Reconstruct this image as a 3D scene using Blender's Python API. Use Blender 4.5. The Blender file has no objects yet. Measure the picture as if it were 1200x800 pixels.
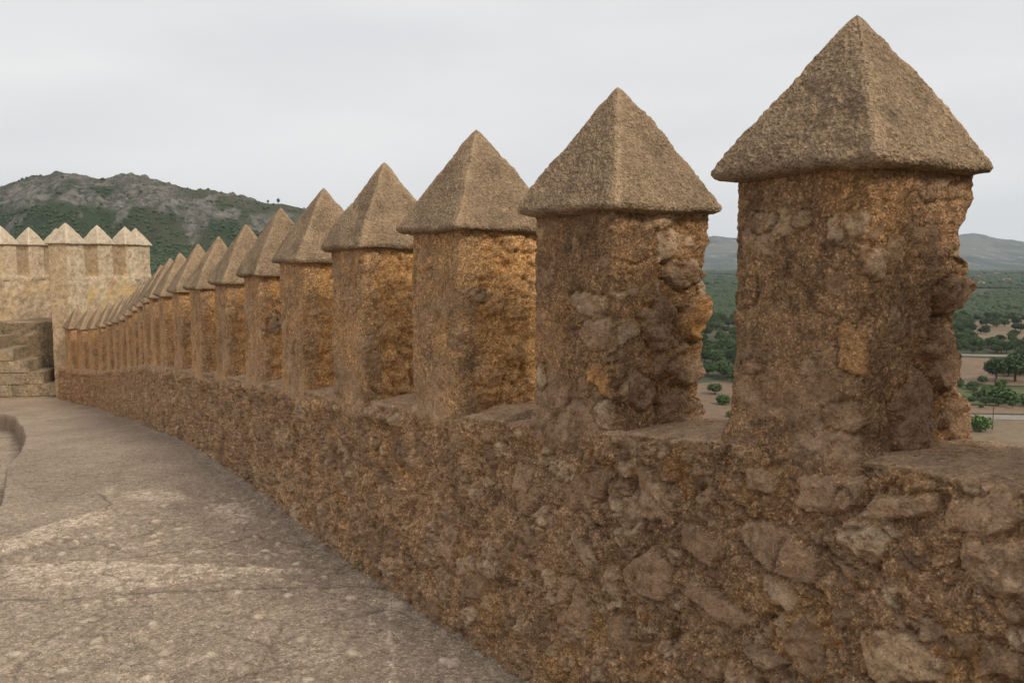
import bpy, bmesh, math, random
import numpy as np
from mathutils import Vector
R = math.radians
random.seed(7); rng = np.random.default_rng(11)
scene = bpy.context.scene
C = scene.collection

# ---------------------------------------------------------------- camera
PITCH = math.atan(95/1000)
cam_d = bpy.data.cameras.new('camera'); cam = bpy.data.objects.new('camera', cam_d); C.objects.link(cam)
cam_d.sensor_width = 36; cam_d.lens = 30.0
cam_d.clip_start = .05; cam_d.clip_end = 60000
cam.location = (0, 0, 0); cam.rotation_euler = (math.pi/2-PITCH, 0, 0)
scene.camera = cam

# ---------------------------------------------------------------- world: thin overcast over a Nishita sky
SUN_EL, SUN_AZ = R(40), R(136)          # azimuth clockwise from +Y: behind the camera, to the right
w = bpy.data.worlds.new('World'); scene.world = w; w.use_nodes = True
nt = w.node_tree; nt.nodes.clear()
out = nt.nodes.new('ShaderNodeOutputWorld'); bg = nt.nodes.new('ShaderNodeBackground')
sky = nt.nodes.new('ShaderNodeTexSky'); sky.sky_type = 'NISHITA'; sky.sun_disc = False
sky.sun_elevation = SUN_EL; sky.sun_rotation = SUN_AZ; sky.dust_density = 3
tc = nt.nodes.new('ShaderNodeTexCoord'); mp = nt.nodes.new('ShaderNodeMapping'); mp.inputs['Scale'].default_value = (1, 1, 4.5)
mp.inputs['Rotation'].default_value = (0.12, .1, 0)
no = nt.nodes.new('ShaderNodeTexNoise'); no.inputs['Scale'].default_value = 1.9; no.inputs['Detail'].default_value = 4; no.inputs['Roughness'].default_value = .45
cr = nt.nodes.new('ShaderNodeValToRGB')
cr.color_ramp.elements[0].position = .32; cr.color_ramp.elements[0].color = (6.35, 6.4, 6.55, 1)
cr.color_ramp.elements[1].position = .66; cr.color_ramp.elements[1].color = (7.7, 7.6, 7.5, 1)
mx = nt.nodes.new('ShaderNodeMix'); mx.data_type = 'RGBA'; mx.inputs[0].default_value = .97
L = nt.links.new
L(tc.outputs['Generated'], mp.inputs[0]); L(mp.outputs[0], no.inputs['Vector']); L(no.outputs[0], cr.inputs[0])
L(sky.outputs[0], mx.inputs[6]); L(cr.outputs[0], mx.inputs[7]); L(mx.outputs[2], bg.inputs[0]); L(bg.outputs[0], out.inputs[0])
bg.inputs[1].default_value = .07

# ---------------------------------------------------------------- sun (veiled)
sd_ = bpy.data.lights.new('sun', 'SUN'); sun = bpy.data.objects.new('sun', sd_); C.objects.link(sun)
sd_.energy = 1.6; sd_.angle = R(16); sd_.color = (1, .90, .76)
sv = Vector((math.sin(SUN_AZ)*math.cos(SUN_EL), math.cos(SUN_AZ)*math.cos(SUN_EL), math.sin(SUN_EL)))
sun.rotation_euler = sv.to_track_quat('Z', 'Y').to_euler(); sun.location = (5, -5, 20)

scene.view_settings.view_transform = 'Standard'; scene.view_settings.look = 'None'
scene.view_settings.exposure = .75; scene.view_settings.gamma = 1; scene.view_settings.use_curve_mapping = False
scene.render.engine = 'CYCLES'
scene.cycles.max_bounces = 6; scene.cycles.diffuse_bounces = 4; scene.cycles.volume_bounces = 1

# ================================================================ numpy noise
def hsh(ix, iy, iz, seed):
    h = (ix.astype(np.int64)*374761393 + iy.astype(np.int64)*668265263 + iz.astype(np.int64)*2147483647 + seed*1274126177) & 0xFFFFFFFF
    h = ((h ^ (h >> 13))*1274126177) & 0xFFFFFFFF
    h = ((h ^ (h >> 16))*2246822519) & 0xFFFFFFFF
    return (h ^ (h >> 15)) & 0xFFFFFFFF
def noise(P, freq, seed=0):
    p = np.asarray(P)*freq; i = np.floor(p).astype(np.int64); f = p-i; u = f*f*f*(f*(f*6-15)+10)
    tot = 0
    for dx in (0, 1):
        for dy in (0, 1):
            for dz in (0, 1):
                h = hsh(i[:, 0]+dx, i[:, 1]+dy, i[:, 2]+dz, seed)
                gx = ((h & 1023)/511.5-1); gy = (((h >> 10) & 1023)/511.5-1); gz = (((h >> 20) & 1023)/511.5-1)
                d = gx*(f[:, 0]-dx)+gy*(f[:, 1]-dy)+gz*(f[:, 2]-dz)
                wt = (u[:, 0] if dx else 1-u[:, 0])*(u[:, 1] if dy else 1-u[:, 1])*(u[:, 2] if dz else 1-u[:, 2])
                tot = tot + wt*d
    return tot
def fbm(P, freq, octs=3, seed=0, gain=.5):
    t = 0; a = 1
    for o in range(octs):
        t = t + a*noise(P, freq*2.03**o, seed+o*17); a *= gain
    return t
def worley(P, freq, seed=0, flat=False):
    p = np.asarray(P)*freq
    if flat: p[:, 2] = .5
    i = np.floor(p).astype(np.int64); n = len(p)
    F1 = np.full(n, 9.); F2 = np.full(n, 9.); ID = np.zeros(n); ID2 = np.zeros(n)
    for dx in (-1, 0, 1):
        for dy in (-1, 0, 1):
            for dz in (-1, 0, 1):
                h = hsh(i[:, 0]+dx, i[:, 1]+dy, i[:, 2]+dz, seed)
                q = np.stack([i[:, 0]+dx+.12+.76*(h & 1023)/1023, i[:, 1]+dy+.12+.76*((h >> 10) & 1023)/1023, i[:, 2]+dz+.12+.76*((h >> 20) & 1023)/1023], 1)
                if flat:
                    if dz: continue
                    q[:, 2] = .5
                d = np.sqrt(((q-p)**2).sum(1))
                h2 = hsh(i[:, 0]+dx, i[:, 1]+dy, i[:, 2]+dz, seed+77)
                nr = d < F1
                F2 = np.where(nr, F1, np.minimum(F2, d))
                ID = np.where(nr, (h2 & 1023)/1023, ID); ID2 = np.where(nr, ((h2 >> 10) & 1023)/1023, ID2)
                F1 = np.where(nr, d, F1)
    return F1, F2, ID, ID2
def sst(a, b, x):
    t = np.clip((x-a)/(b-a), 0, 1); return t*t*(3-2*t)
def warp(P, freq, amp, seed=5):
    return P + amp*np.stack([noise(P, freq, seed), noise(P, freq, seed+1), noise(P, freq, seed+2)], 1)
def rubble(P, freq, prob, seed, sq=(1, 1, 1)):
    """stones set in mortar: returns (stone mask, height -1..1, tint)"""
    q = warp(P, freq*1.2, .42/freq, seed)
    q = warp(q, freq*4, .10/freq, seed+9)*np.array(sq)
    F1, F2, I, J = worley(q, freq, seed)
    e = F2-F1
    on = (I < prob).astype(float)
    m = on*sst(.05, .15, e)
    fc = .5-np.abs(noise(P, freq*1.9, seed+31))*2.6-np.abs(noise(P, freq*3.7, seed+32))*1.1
    hgt = m*(.3+.6*J)+.45*m*fc+.15*m*sst(.1, .5, e) - on*np.exp(-(e/.07)**2)*.35
    return m, hgt, J
def in_poly(x, y, pts, warpv=0):
    """signed inside distance to a convex polygon (positive inside)"""
    pts = np.array(pts); c = pts.mean(0); d = np.full(x.shape, 9.)
    n = len(pts); area = 0
    for k in range(n): area += pts[k, 0]*pts[(k+1) % n, 1]-pts[(k+1) % n, 0]*pts[k, 1]
    sg = 1 if area > 0 else -1
    for k in range(n):
        a, b = pts[k], pts[(k+1) % n]; ex, ey = b-a; l = math.hypot(ex, ey)+1e-9
        d = np.minimum(d, sg*(ex*(y-a[1])-ey*(x-a[0]))/l)
    return d+warpv

# ================================================================ materials
def newmat(name):
    m = bpy.data.materials.new(name); m.use_nodes = True; n = m.node_tree
    b = n.nodes['Principled BSDF']; b.inputs['Roughness'].default_value = .92
    b.inputs['Specular IOR Level'].default_value = .2
    return m, n, b
class G:
    def __init__(s, n): s.n = n; s.pos = None
    def node(s, t, **k):
        x = s.n.nodes.new(t)
        for a, v in k.items(): setattr(x, a, v)
        return x
    def P(s):
        if not s.pos: s.pos = s.node('ShaderNodeNewGeometry').outputs['Position']
        return s.pos
    def noise(s, scale, detail=3, rough=.55, vec=None, out=0):
        x = s.node('ShaderNodeTexNoise'); x.inputs['Scale'].default_value = scale; x.inputs['Detail'].default_value = detail; x.inputs['Roughness'].default_value = rough
        s.n.links.new(vec or s.P(), x.inputs['Vector']); return x.outputs[out]
    def vor(s, scale, feature='F1', out='Distance', vec=None):
        x = s.node('ShaderNodeTexVoronoi', feature=feature); x.inputs['Scale'].default_value = scale
        s.n.links.new(vec or s.P(), x.inputs['Vector']); return x.outputs[out]
    def ramp(s, fac, stops):
        x = s.node('ShaderNodeValToRGB'); e = x.color_ramp.elements
        while len(e) < len(stops): e.new(.5)
        for k, (p, c) in enumerate(stops):
            e[k].position = p; e[k].color = (c, c, c, 1) if not hasattr(c, '__len__') else (*c, 1)
        s.n.links.new(fac, x.inputs[0]); return x.outputs[0]
    def mix(s, fac, a, b, bt='MIX'):
        x = s.node('ShaderNodeMix', data_type='RGBA', blend_type=bt)
        for i, v in ((0, fac), (6, a), (7, b)):
            if hasattr(v, 'is_linked'): s.n.links.new(v, x.inputs[i])
            else: x.inputs[i].default_value = v if i == 0 else ((*v, 1) if hasattr(v, '__len__') else (v, v, v, 1))
        return x.outputs[2]
    def math(s, op, a, b=0., clamp=False):
        x = s.node('ShaderNodeMath', operation=op, use_clamp=clamp)
        for i, v in ((0, a), (1, b)):
            if hasattr(v, 'is_linked'): s.n.links.new(v, x.inputs[i])
            else: x.inputs[i].default_value = v
        return x.outputs[0]
    def attr(s, name):
        a = s.node('ShaderNodeAttribute', attribute_name=name); sp = s.node('ShaderNodeSeparateColor')
        s.n.links.new(a.outputs['Color'], sp.inputs[0]); return sp.outputs
    def bump(s, h, dist, strength=1, prev=None):
        x = s.node('ShaderNodeBump'); x.inputs['Distance'].default_value = dist; x.inputs['Strength'].default_value = strength
        s.n.links.new(h, x.inputs['Height'])
        if prev: s.n.links.new(prev, x.inputs['Normal'])
        return x.outputs[0]

def masonry(name, mort_a, mort_b, ochre, stones, grain=1.0, gs=1.0, lichen=0.0):
    """mortar with aggregate; attribute mk = (stone mask, stone tint, ochre amount)"""
    m, n, b = newmat(name); g = G(n); at = g.attr('mk')
    base = g.mix(g.ramp(g.noise(2.6, 4, .6), [(.36, 0.), (.64, 1.)]), mort_a, mort_b)
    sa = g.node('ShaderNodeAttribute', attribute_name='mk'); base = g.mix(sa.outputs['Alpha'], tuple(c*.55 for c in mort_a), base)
    dark = g.ramp(g.noise(7.5, 6, .7), [(.34, .55), (.5, 1.), (.68, 1.32)])
    base = g.mix(1., base, dark, 'MULTIPLY')
    oc = g.mix(g.ramp(g.noise(9, 4, .6), [(.35, 0.), (.65, 1.)]), ochre, tuple(c*.75 for c in ochre))
    base = g.mix(at[2], base, oc)
    # aggregate grains: pale and dark specks in the render coat
    sp = g.vor(165*gs, out='Color'); spn = g.node('ShaderNodeSeparateColor'); n.links.new(sp, spn.inputs[0])
    speck = g.ramp(spn.outputs[0], [(0., .38), (.3, .78), (.7, 1.08), (.9, 1.45), (1., 2.1)])
    f2 = g.ramp(g.noise(38*gs, 5, .75), [(.34, .42), (.5, 1.), (.66, 1.55)])
    spk = g.mix(1., speck, f2, 'MULTIPLY')
    base = g.mix(grain, base, g.mix(1., base, spk, 'MULTIPLY'))
    stc = g.ramp(at[1], [(0., stones[0]), (.35, stones[1]), (.62, stones[2]), (.85, stones[3]), (1., stones[4])])
    sv_ = g.ramp(g.noise(16, 5, .68), [(.3, .62), (.52, 1.), (.72, 1.32)])
    stc = g.mix(1., stc, sv_, 'MULTIPLY')
    stc = g.mix(.55, stc, g.mix(1., stc, g.ramp(g.noise(85, 3, .7), [(.3, .6), (.5, 1.), (.7, 1.3)]), 'MULTIPLY'))
    # mortar smeared over the stones in places
    msk = g.math('MULTIPLY', at[0], g.ramp(g.noise(21, 4, .65), [(.40, .25), (.52, 1.)]))
    col = g.mix(msk, base, stc)
    if lichen:
        lf = g.math('MULTIPLY', g.ramp(g.noise(24, 2, .6), [(.665, 0.), (.70, 1.)]), g.ramp(g.noise(3.1, 1), [(.48, 0.), (.6, lichen)]))
        col = g.mix(lf, col, (.34, .13, .025))
    n.links.new(col, b.inputs['Base Color'])
    h1 = g.bump(g.vor(110*gs), .008, 1.)
    h2 = g.bump(g.noise(48*gs, 5, .8), .016, 1., h1)
    h3 = g.bump(g.noise(17, 4, .7), .018, .7, h2)
    n.links.new(h3, b.inputs['Normal'])
    return m

TAN = [(.31, .195, .12), (.43, .275, .17), (.55, .37, .235), (.72, .53, .35), (.68, .36, .13)]
M_wall = masonry('rubble_wall_stone', (.46, .288, .165), (.56, .345, .19), (.64, .36, .145), TAN, .72, 1, .9)
M_body = masonry('merlon_render', (.43, .268, .148), (.56, .34, .175), (.85, .47, .19), TAN, .72, 1)
M_body_dark = masonry('dark_weathered_render', (.27, .160, .086), (.40, .24, .126), (.78, .40, .14), TAN, .75, 1)
M_tower = masonry('tower_stone', (.52, .40, .27), (.62, .485, .335), (.68, .44, .18), [(.30, .23, .16), (.46, .36, .25), (.60, .47, .32), (.70, .56, .38), (.50, .24, .14)], .5, .8)
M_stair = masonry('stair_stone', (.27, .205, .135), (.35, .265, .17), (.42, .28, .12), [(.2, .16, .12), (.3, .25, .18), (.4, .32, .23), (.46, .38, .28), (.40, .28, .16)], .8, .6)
M_dark = masonry('dark_stained_stone', (.19, .15, .095), (.24, .18, .105), (.3, .2, .1), TAN, .8, .6)

def cap_mat(name, a, b_, gs=1.0):
    m, n, b = newmat(name); g = G(n)
    base = g.mix(g.ramp(g.noise(3.3, 4, .6), [(.35, 0.), (.65, 1.)]), a, b_)
    stain = g.ramp(g.noise(8, 5, .7), [(.3, .72), (.5, 1.), (.7, 1.14)])
    base = g.mix(1., base, stain, 'MULTIPLY')
    spn = g.node('ShaderNodeSeparateColor'); n.links.new(g.vor(105*gs, out='Color'), spn.inputs[0])
    speck = g.ramp(spn.outputs[0], [(0., .62), (.25, .86), (.6, 1.), (.85, 1.16), (1., 1.4)])
    base = g.mix(.9, base, g.mix(1., base, speck, 'MULTIPLY'))
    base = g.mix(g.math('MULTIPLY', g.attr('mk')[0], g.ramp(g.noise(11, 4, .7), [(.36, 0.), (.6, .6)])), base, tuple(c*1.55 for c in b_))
    li = g.ramp(g.noise(5.5, 5, .7), [(.60, 0.), (.68, .7)])
    base = g.mix(li, base, tuple(c*.7 for c in a))
    n.links.new(base, b.inputs['Base Color'])
    h = g.bump(g.vor(105*gs), .009, 1.); h = g.bump(g.noise(55*gs, 4, .7), .014, .8, h)
    n.links.new(h, b.inputs['Normal']); return m
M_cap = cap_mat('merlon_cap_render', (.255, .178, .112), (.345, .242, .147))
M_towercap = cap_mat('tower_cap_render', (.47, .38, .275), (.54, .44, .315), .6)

# ---- ground
def ground_mat():
    m, n, b = newmat('worn_lime_concrete'); g = G(n); at = g.attr('mk')
    base = g.mix(g.ramp(g.noise(.9, 5, .6), [(.38, 0.), (.62, 1.)]), (.305, .232, .172), (.395, .308, .228))
    base = g.mix(1., base, g.ramp(g.noise(6, 7, .75), [(.3, .74), (.5, 1.), (.7, 1.16)]), 'MULTIPLY')
    pale = g.mix(g.ramp(g.noise(14, 5, .7), [(.35, 0.), (.6, 1.)]), (.38, .295, .22), (.64, .51, .385))
    base = g.mix(at[2], base, pale)
    spn = g.node('ShaderNodeSeparateColor'); n.links.new(g.vor(120, out='Color'), spn.inputs[0])
    base = g.mix(.75, base, g.mix(1., base, g.ramp(spn.outputs[0], [(0., .5), (.3, .88), (.75, 1.05), (.93, 1.35), (1., 2.)]), 'MULTIPLY'))
    base = g.mix(1., base, g.ramp(g.noise(28, 5, .78), [(.32, .6), (.5, 1.), (.68, 1.35)]), 'MULTIPLY')
    st = g.ramp(at[1], [(0., (.27, .205, .155)), (.4, (.46, .36, .27)), (1., (.72, .59, .45))])
    st = g.mix(1., st, g.ramp(g.noise(60, 4, .7), [(.3, .7), (.5, 1.), (.7, 1.2)]), 'MULTIPLY')
    base = g.mix(at[0], base, st)
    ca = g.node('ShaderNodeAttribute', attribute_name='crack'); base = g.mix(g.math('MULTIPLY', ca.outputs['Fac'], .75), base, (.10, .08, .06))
    n.links.new(base, b.inputs['Base Color'])
    h = g.bump(g.vor(90), .006, 1.); h = g.bump(g.noise(30, 6, .8), .015, 1., h)
    n.links.new(h, b.inputs['Normal']); return m
M_ground = ground_mat()

# ================================================================ object helpers
def tag(o, label=None, cat=None, group=None, kind=None):
    if label: o['label'] = label
    if cat: o['category'] = cat
    if group: o['group'] = group
    if kind: o['kind'] = kind
    return o
def link(name, me, mat, parent=None):
    o = bpy.data.objects.new(name, me); C.objects.link(o)
    for mm in (mat if isinstance(mat, list) else [mat]): me.materials.append(mm)
    if parent: o.parent = parent
    return o
def npmesh(name, V, F, smooth=True, mk=None):
    me = bpy.data.meshes.new(name); V = np.asarray(V, dtype=np.float32); F = np.asarray(F, dtype=np.int32)
    k = F.shape[1]
    me.vertices.add(len(V)); me.vertices.foreach_set('co', V.ravel())
    me.loops.add(F.size); me.loops.foreach_set('vertex_index', F.ravel())
    me.polygons.add(len(F)); me.polygons.foreach_set('loop_start', np.arange(0, F.size, k, dtype=np.int32)); me.polygons.foreach_set('loop_total', np.full(len(F), k, dtype=np.int32))
    if smooth: me.polygons.foreach_set('use_smooth', np.ones(len(F), dtype=bool))
    me.update(calc_edges=True)
    if mk is not None:
        a = me.attributes.new('mk', 'FLOAT_COLOR', 'POINT')
        a.data.foreach_set('color', (mk if mk.shape[1] == 4 else np.concatenate([mk, np.ones((len(mk), 1))], 1)).astype(np.float32).ravel())
    return me
def gridF(nu, nv, closed_v=False, flip=False):
    i, j = np.meshgrid(np.arange(nu-1), np.arange(nv if closed_v else nv-1), indexing='ij')
    a = i*nv+j; b = i*nv+(j+1) % nv; c = (i+1)*nv+(j+1) % nv; d = (i+1)*nv+j
    F = np.stack([a, b, c, d], -1).reshape(-1, 4)
    return F[:, ::-1] if flip else F
def empty(name, loc=(0, 0, 0)):
    o = bpy.data.objects.new(name, None); C.objects.link(o); o.location = loc; o.empty_display_size = .2; return o

# ================================================================ the wall line
cp_, sp_ = math.cos(PITCH), math.sin(PITCH)
def ray(x, y):                       # direction through a point of the photograph, used to survey the site
    u = (x-600)/1000; v = -(y-400)/1000
    return np.array([u, cp_+v*sp_, -sp_+v*cp_])
ANG = [36, 36, 36, 36, 34.5, 32.5, 32, 32, 32, 31.5, 31, 29, 28, 28, 28.5, 29.5, 30.5, 31.5, 32, 34, 36.5, 39, 42, 44, 44]
SP = 1.05
Pm = [np.array([1.05, 2.70])]
ctr = {1: Pm[0]}
p = Pm[0].copy()
for i in range(1, 24):
    t = R(ANG[i+1]); p = p+SP*np.array([-math.sin(t), math.cos(t)]); ctr[i+1] = p
p = ctr[1].copy()
for i in range(0, -4, -1):
    t = R(36); p = p-SP*np.array([-math.sin(t), math.cos(t)]); ctr[i] = p
IDX = np.array(sorted(ctr)); PTS = np.array([ctr[i] for i in IDX])
# smooth dense curve in index space
def curve(t):
    """t = merlon index (float) -> xy, angle"""
    t = np.asarray(t, float)
    def cr(t):
        k = np.clip(np.floor(t).astype(int), IDX[0]+1, IDX[-1]-2); f = (t-k)[:, None]; o = -IDX[0]
        a, b, c, d = PTS[k-1+o], PTS[k+o], PTS[k+1+o], PTS[k+2+o]
        return .5*((2*b)+(-a+c)*f+(2*a-5*b+4*c-d)*f*f+(-a+3*b-3*c+d)*f**3)
    tt = np.atleast_1d(t); e = .02
    P0 = cr(tt); dd = cr(tt+e)-cr(tt-e)
    return P0, np.arctan2(-dd[:, 0], dd[:, 1])
EAVE = {0: .36, 1: .285, 2: .215, 3: .165, 4: .09, 5: .006, 6: -.10, 7: -.19, 8: -.27, 9: -.335, 10: -.41, 11: -.48, 12: -.58, 13: -.69, 14: -.81, 15: -.945, 16: -1.08, 17: -1.195, 18: -1.305, 19: -1.42, 20: -1.53, 21: -1.61, 22: -1.655}
APEX = {0: .82, 1: .748, 2: .699, 3: .661, 4: .593, 5: .515, 6: .43, 7: .337, 8: .252, 9: .192, 10: .10}
ti = np.array([-3, 1, 2, 3, 4, 5, 6, 7, 8, 9, 10, 11, 12, 13, 14, 15, 16, 17, 18, 19, 20, 21, 22, 24])
bz = np.array([-.50, -.555, -.68, -.775, -.86, -.93, -1.00, -1.08, -1.165, -1.25, -1.34, -1.43, -1.55, -1.67, -1.80, -1.93, -2.07, -2.20, -2.32, -2.44, -2.56, -2.65, -2.70, -2.73])
tg = np.array([-3, 5, 6, 7.4, 8.4, 9.4, 12, 17, 21.5, 23, 40])
gz = np.array([-1.83, -1.83, -1.84, -1.89, -1.96, -2.06, -2.42, -3.10, -3.50, -3.54, -3.56])
def baseZ(t): return np.interp(t, ti, bz)
def groundZ(t): return np.interp(t, tg, gz)

# ================================================================ parapet wall
def inner_hit(x, y):
    """photo point on the inner face of the parapet -> (t, Z)"""
    r = ray(x, y); k = r[0]/r[1]
    ts = np.linspace(-1.5, 23, 2500); P0, a = curve(ts); I = P0-.29*np.stack([np.cos(a), np.sin(a)], 1)
    g = I[:, 0]-k*I[:, 1]; j = np.where(g[:-1]*g[1:] <= 0)[0][0]
    return ts[j], r[2]/r[1]*I[j, 1]

def build_parapet():
    # columns: finer where nearer
    t = -2.6; ts = []
    while t < 22.75:
        ts.append(t); P0, _ = curve([t]); z = max(math.hypot(*P0[0]), 1.9)
        t += max(.0052, .0026*z)/SP*(1. if t > -.9 else 4)
    ts = np.array(ts); P0, A = curve(ts); N = np.stack([np.cos(A), np.sin(A)], 1)
    top = baseZ(ts); bot = groundZ(ts)-.12
    nI, nR, nT, nO = 190, 12, 62, 26
    r = .045; hw = .27; hwo = .29
    prof = []   # (kind, param) -> offset along n, height, normal
    offs = np.zeros((len(ts), nI+nR+nT+nR+nO)); Z = np.zeros_like(offs); nn = np.zeros_like(offs); nz = np.zeros_like(offs)
    q = np.linspace(0, 1, nI, endpoint=False)
    for k in range(nI):
        Z[:, k] = bot+(top-r-bot)*q[k]; offs[:, k] = -hw-.035*(1-q[k]); nn[:, k] = -1
    for k in range(nR):
        a = math.pi/2*k/nR; c = nI+k
        Z[:, c] = top-r+r*math.sin(a); offs[:, c] = -hw+r-r*math.cos(a); nn[:, c] = -math.cos(a); nz[:, c] = math.sin(a)
    for k in range(nT):
        c = nI+nR+k; Z[:, c] = top; offs[:, c] = -hw+r+(hw+hwo-2*r)*k/nT; nz[:, c] = 1
    for k in range(nR):
        a = math.pi/2*k/nR; c = nI+nR+nT+k
        Z[:, c] = top-r+r*math.cos(a); offs[:, c] = hwo-r+r*math.sin(a); nn[:, c] = math.sin(a); nz[:, c] = math.cos(a)
    for k in range(nO):
        c = nI+2*nR+nT+k; Z[:, c] = top-r-(8+top)*(k/(nO-1))**1.8; offs[:, c] = hwo+.1*(k/(nO-1)); nn[:, c] = 1
    T = np.repeat(ts[:, None], offs.shape[1], 1)
    NX, NY = N[:, :1], N[:, 1:]
    X = P0[:, :1]+NX*offs; Y = P0[:, 1:]+NY*offs
    P = np.stack([X, Y, Z], -1).reshape(-1, 3); Nn = np.stack([NX*nn, NY*nn, nz], -1).reshape(-1, 3)
    tf = T.ravel(); zf = Z.ravel(); inn = (nn.ravel() < -.3); topm = (nz.ravel() > .7)
    s = tf*SP
    Q = np.stack([s, zf, offs.ravel()], 1)     # unrolled wall coordinates
    m1, h1, j1 = rubble(Q, 6.2, np.where(topm, .05, .22), 3, (1, 1.15, .6))
    m2, h2, j2 = rubble(Q+9, 15.0, np.where(topm, .12, .30), 21, (1, 1.1, .6)); F1g, _, _, _ = worley(warp(Q, 14, .03, 380), 19, 381)
    big = fbm(Q, 2.2, 2, 40); med = fbm(Q, 9, 3, 50); fine = fbm(Q, 42, 3, 60, .6)
    rid = 1-np.abs(fbm(Q, 6.5, 3, 70))*2.6
    pit = sst(.2, .5, fbm(Q, 13, 2, 90)); G1, _, _, _ = worley(warp(Q, 40, .008, 95), 46, 96)
    d = .020*big+.030*med+.012*fine-.026*pit+.010*(.45-G1)
    d += .022*h1+.012*h2*(1-m1)+.024*(.45-F1g)*(1-m1)
    d -= .010*sst(.75, 1., rid)
    mask = np.maximum(m1, m2*.9); tint = np.where(m1 > .1, j1, j2)*.85
    och = sst(.05, .4, fbm(Q, 3.2, 3, 100))*.55
    # the pale stones one can tell apart
    wv = .012*fbm(Q, 30, 3, 130, .6)+.018*noise(Q, 7, 131)
    big_st = [([(745, 545), (728, 605), (775, 615), (788, 590)], .62, .022), ([(762, 640), (722, 668), (738, 700), (778, 706), (782, 668)], .45, .03),
              ([(868, 610), (855, 622), (893, 672), (950, 690), (960, 655), (905, 612)], .52, .035), ([(798, 610), (792, 640), (830, 668), (846, 640)], .35, .02),
              ([(665, 612), (660, 625), (692, 672), (700, 660)], .6, .02), ([(672, 695), (656, 722), (690, 738), (700, 712)], .5, .025),
              ([(800, 680), (798, 700), (860, 742), (880, 726), (830, 690)], .4, .02), ([(712, 722), (714, 760), (744, 768), (742, 722)], .3, .015),
              ([(945, 712), (912, 752), (930, 790), (965, 800), (962, 735)], .38, .035), ([(1040, 735), (1004, 742), (1010, 799), (1100, 799), (1112, 780), (1065, 742)], .88, .04),
              ([(832, 768), (820, 790), (842, 800), (850, 780)], .45, .025), ([(940, 560), (922, 598), (960, 604), (1005, 594), (1010, 562), (975, 552)], .55, .045),
              ([(1022, 580), (1000, 606), (1045, 612), (1095, 604), (1090, 582)], .60, .045), ([(1100, 585), (1098, 620), (1150, 632), (1198, 606), (1180, 576)], .6, .04),
              ([(972, 642), (968, 655), (990, 678), (1004, 668)], .25, .015), ([(690, 545), (683, 580), (703, 590), (712, 556)], .35, .02),
              ([(542, 672), (540, 700), (566, 702), (570, 672)], .3, .025), ([(520, 612), (512, 648), (530, 655), (538, 620)], .55, .02),
              ([(602, 540), (597, 570), (615, 580), (620, 552)], .5, .02), ([(498, 690), (500, 712), (518, 725), (515, 700)], .25, .03),
              ([(1145, 755), (1140, 790), (1190, 800), (1200, 770)], .35, .025), ([(868, 545), (872, 575), (905, 578), (912, 555)], .5, .035)]
    for ist, (poly, tn, hh) in enumerate(big_st):
        pp = [inner_hit(x, y) for x, y in poly]; pp = [(a*SP, b) for a, b in pp]
        sdv = in_poly(s, zf, pp, wv); k = sst(0, .010, sdv)*inn
        pc = np.mean(pp, 0); rr_ = np.random.default_rng(ist); fac = np.full(len(s), .5)
        for _ in range(4):
            a_ = rr_.uniform(0, 6.28); fac = np.minimum(fac, 1-rr_.uniform(.15, .5)-((s-pc[0])*math.cos(a_)+(zf-pc[1])*math.sin(a_))*rr_.uniform(4, 9))
        fac = np.clip(fac, -.6, .5)
        d = d*(1-k*.75)+k*(hh*.75*(.45+fac*.9)+.010*fbm(Q, 14, 3, 140)-.008*np.abs(noise(Q, 9, 141)))-.008*np.exp(-((sdv+.004)/.006)**2)*inn*sst(-.3, .1, noise(Q, 6, 143))
        mask = np.maximum(mask*(1-sst(-.02, .0, sdv)*inn), k); tint = np.where(k > .05, tn, tint); och = och*(1-k)
    # coping: mounded lime mortar between the merlons, cracked edge stones along the inner rim
    fr = np.abs((tf-np.round(tf)))                       # 0 at a merlon, .5 in mid gap
    gap = sst(.22, .36, fr)
    mound = np.where(tf > 2.4, .075, .012)*gap*np.clip(1-((offs.ravel()+.02)/.30)**2, 0, 1)
    topd = .010*fbm(Q, 6, 3, 160)+.005*fbm(Q, 40, 3, 165)+mound
    d = np.where(topm, topd*.8+d*.18, d)
    rim = np.exp(-((zf-(baseZ(tf)-.05))/.055)**2)*inn
    far = sst(2.3, 3., tf)
    d = d+rim*gap*.035*far+.018*rim*sst(-.1, .3, noise(Q, 5.5, 171))
    mask = np.where(topm, .8, mask); tint = np.where(topm, .50+.12*sst(-.3, .3, fbm(Q, 5, 3, 190)), tint); och = np.where(topm, och*.25, och)
    cq = warp(Q, 12, .03, 500); cw = np.exp(-(noise(cq, 5.2, 503)/.030)**2)*sst(-.12, .12, noise(Q, 3, 504))+.8*np.exp(-(noise(cq, 9.5, 505)/.045)**2)*sst(.0, .2, noise(Q, 4, 506))
    d = d-.020*np.clip(cw, 0, 1)*np.where(topm, .3, 1)
    P = P+Nn*(d*.95)[:, None]
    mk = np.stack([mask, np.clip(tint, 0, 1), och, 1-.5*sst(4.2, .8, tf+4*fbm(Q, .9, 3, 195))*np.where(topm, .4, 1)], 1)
    me = npmesh('parapet_wall', P, gridF(len(ts), offs.shape[1], flip=True), True, mk)
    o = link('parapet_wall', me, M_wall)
    tag(o, 'low rubble stone parapet wall curving along the walkway beneath the pointed merlons', 'wall')
build_parapet()

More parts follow.
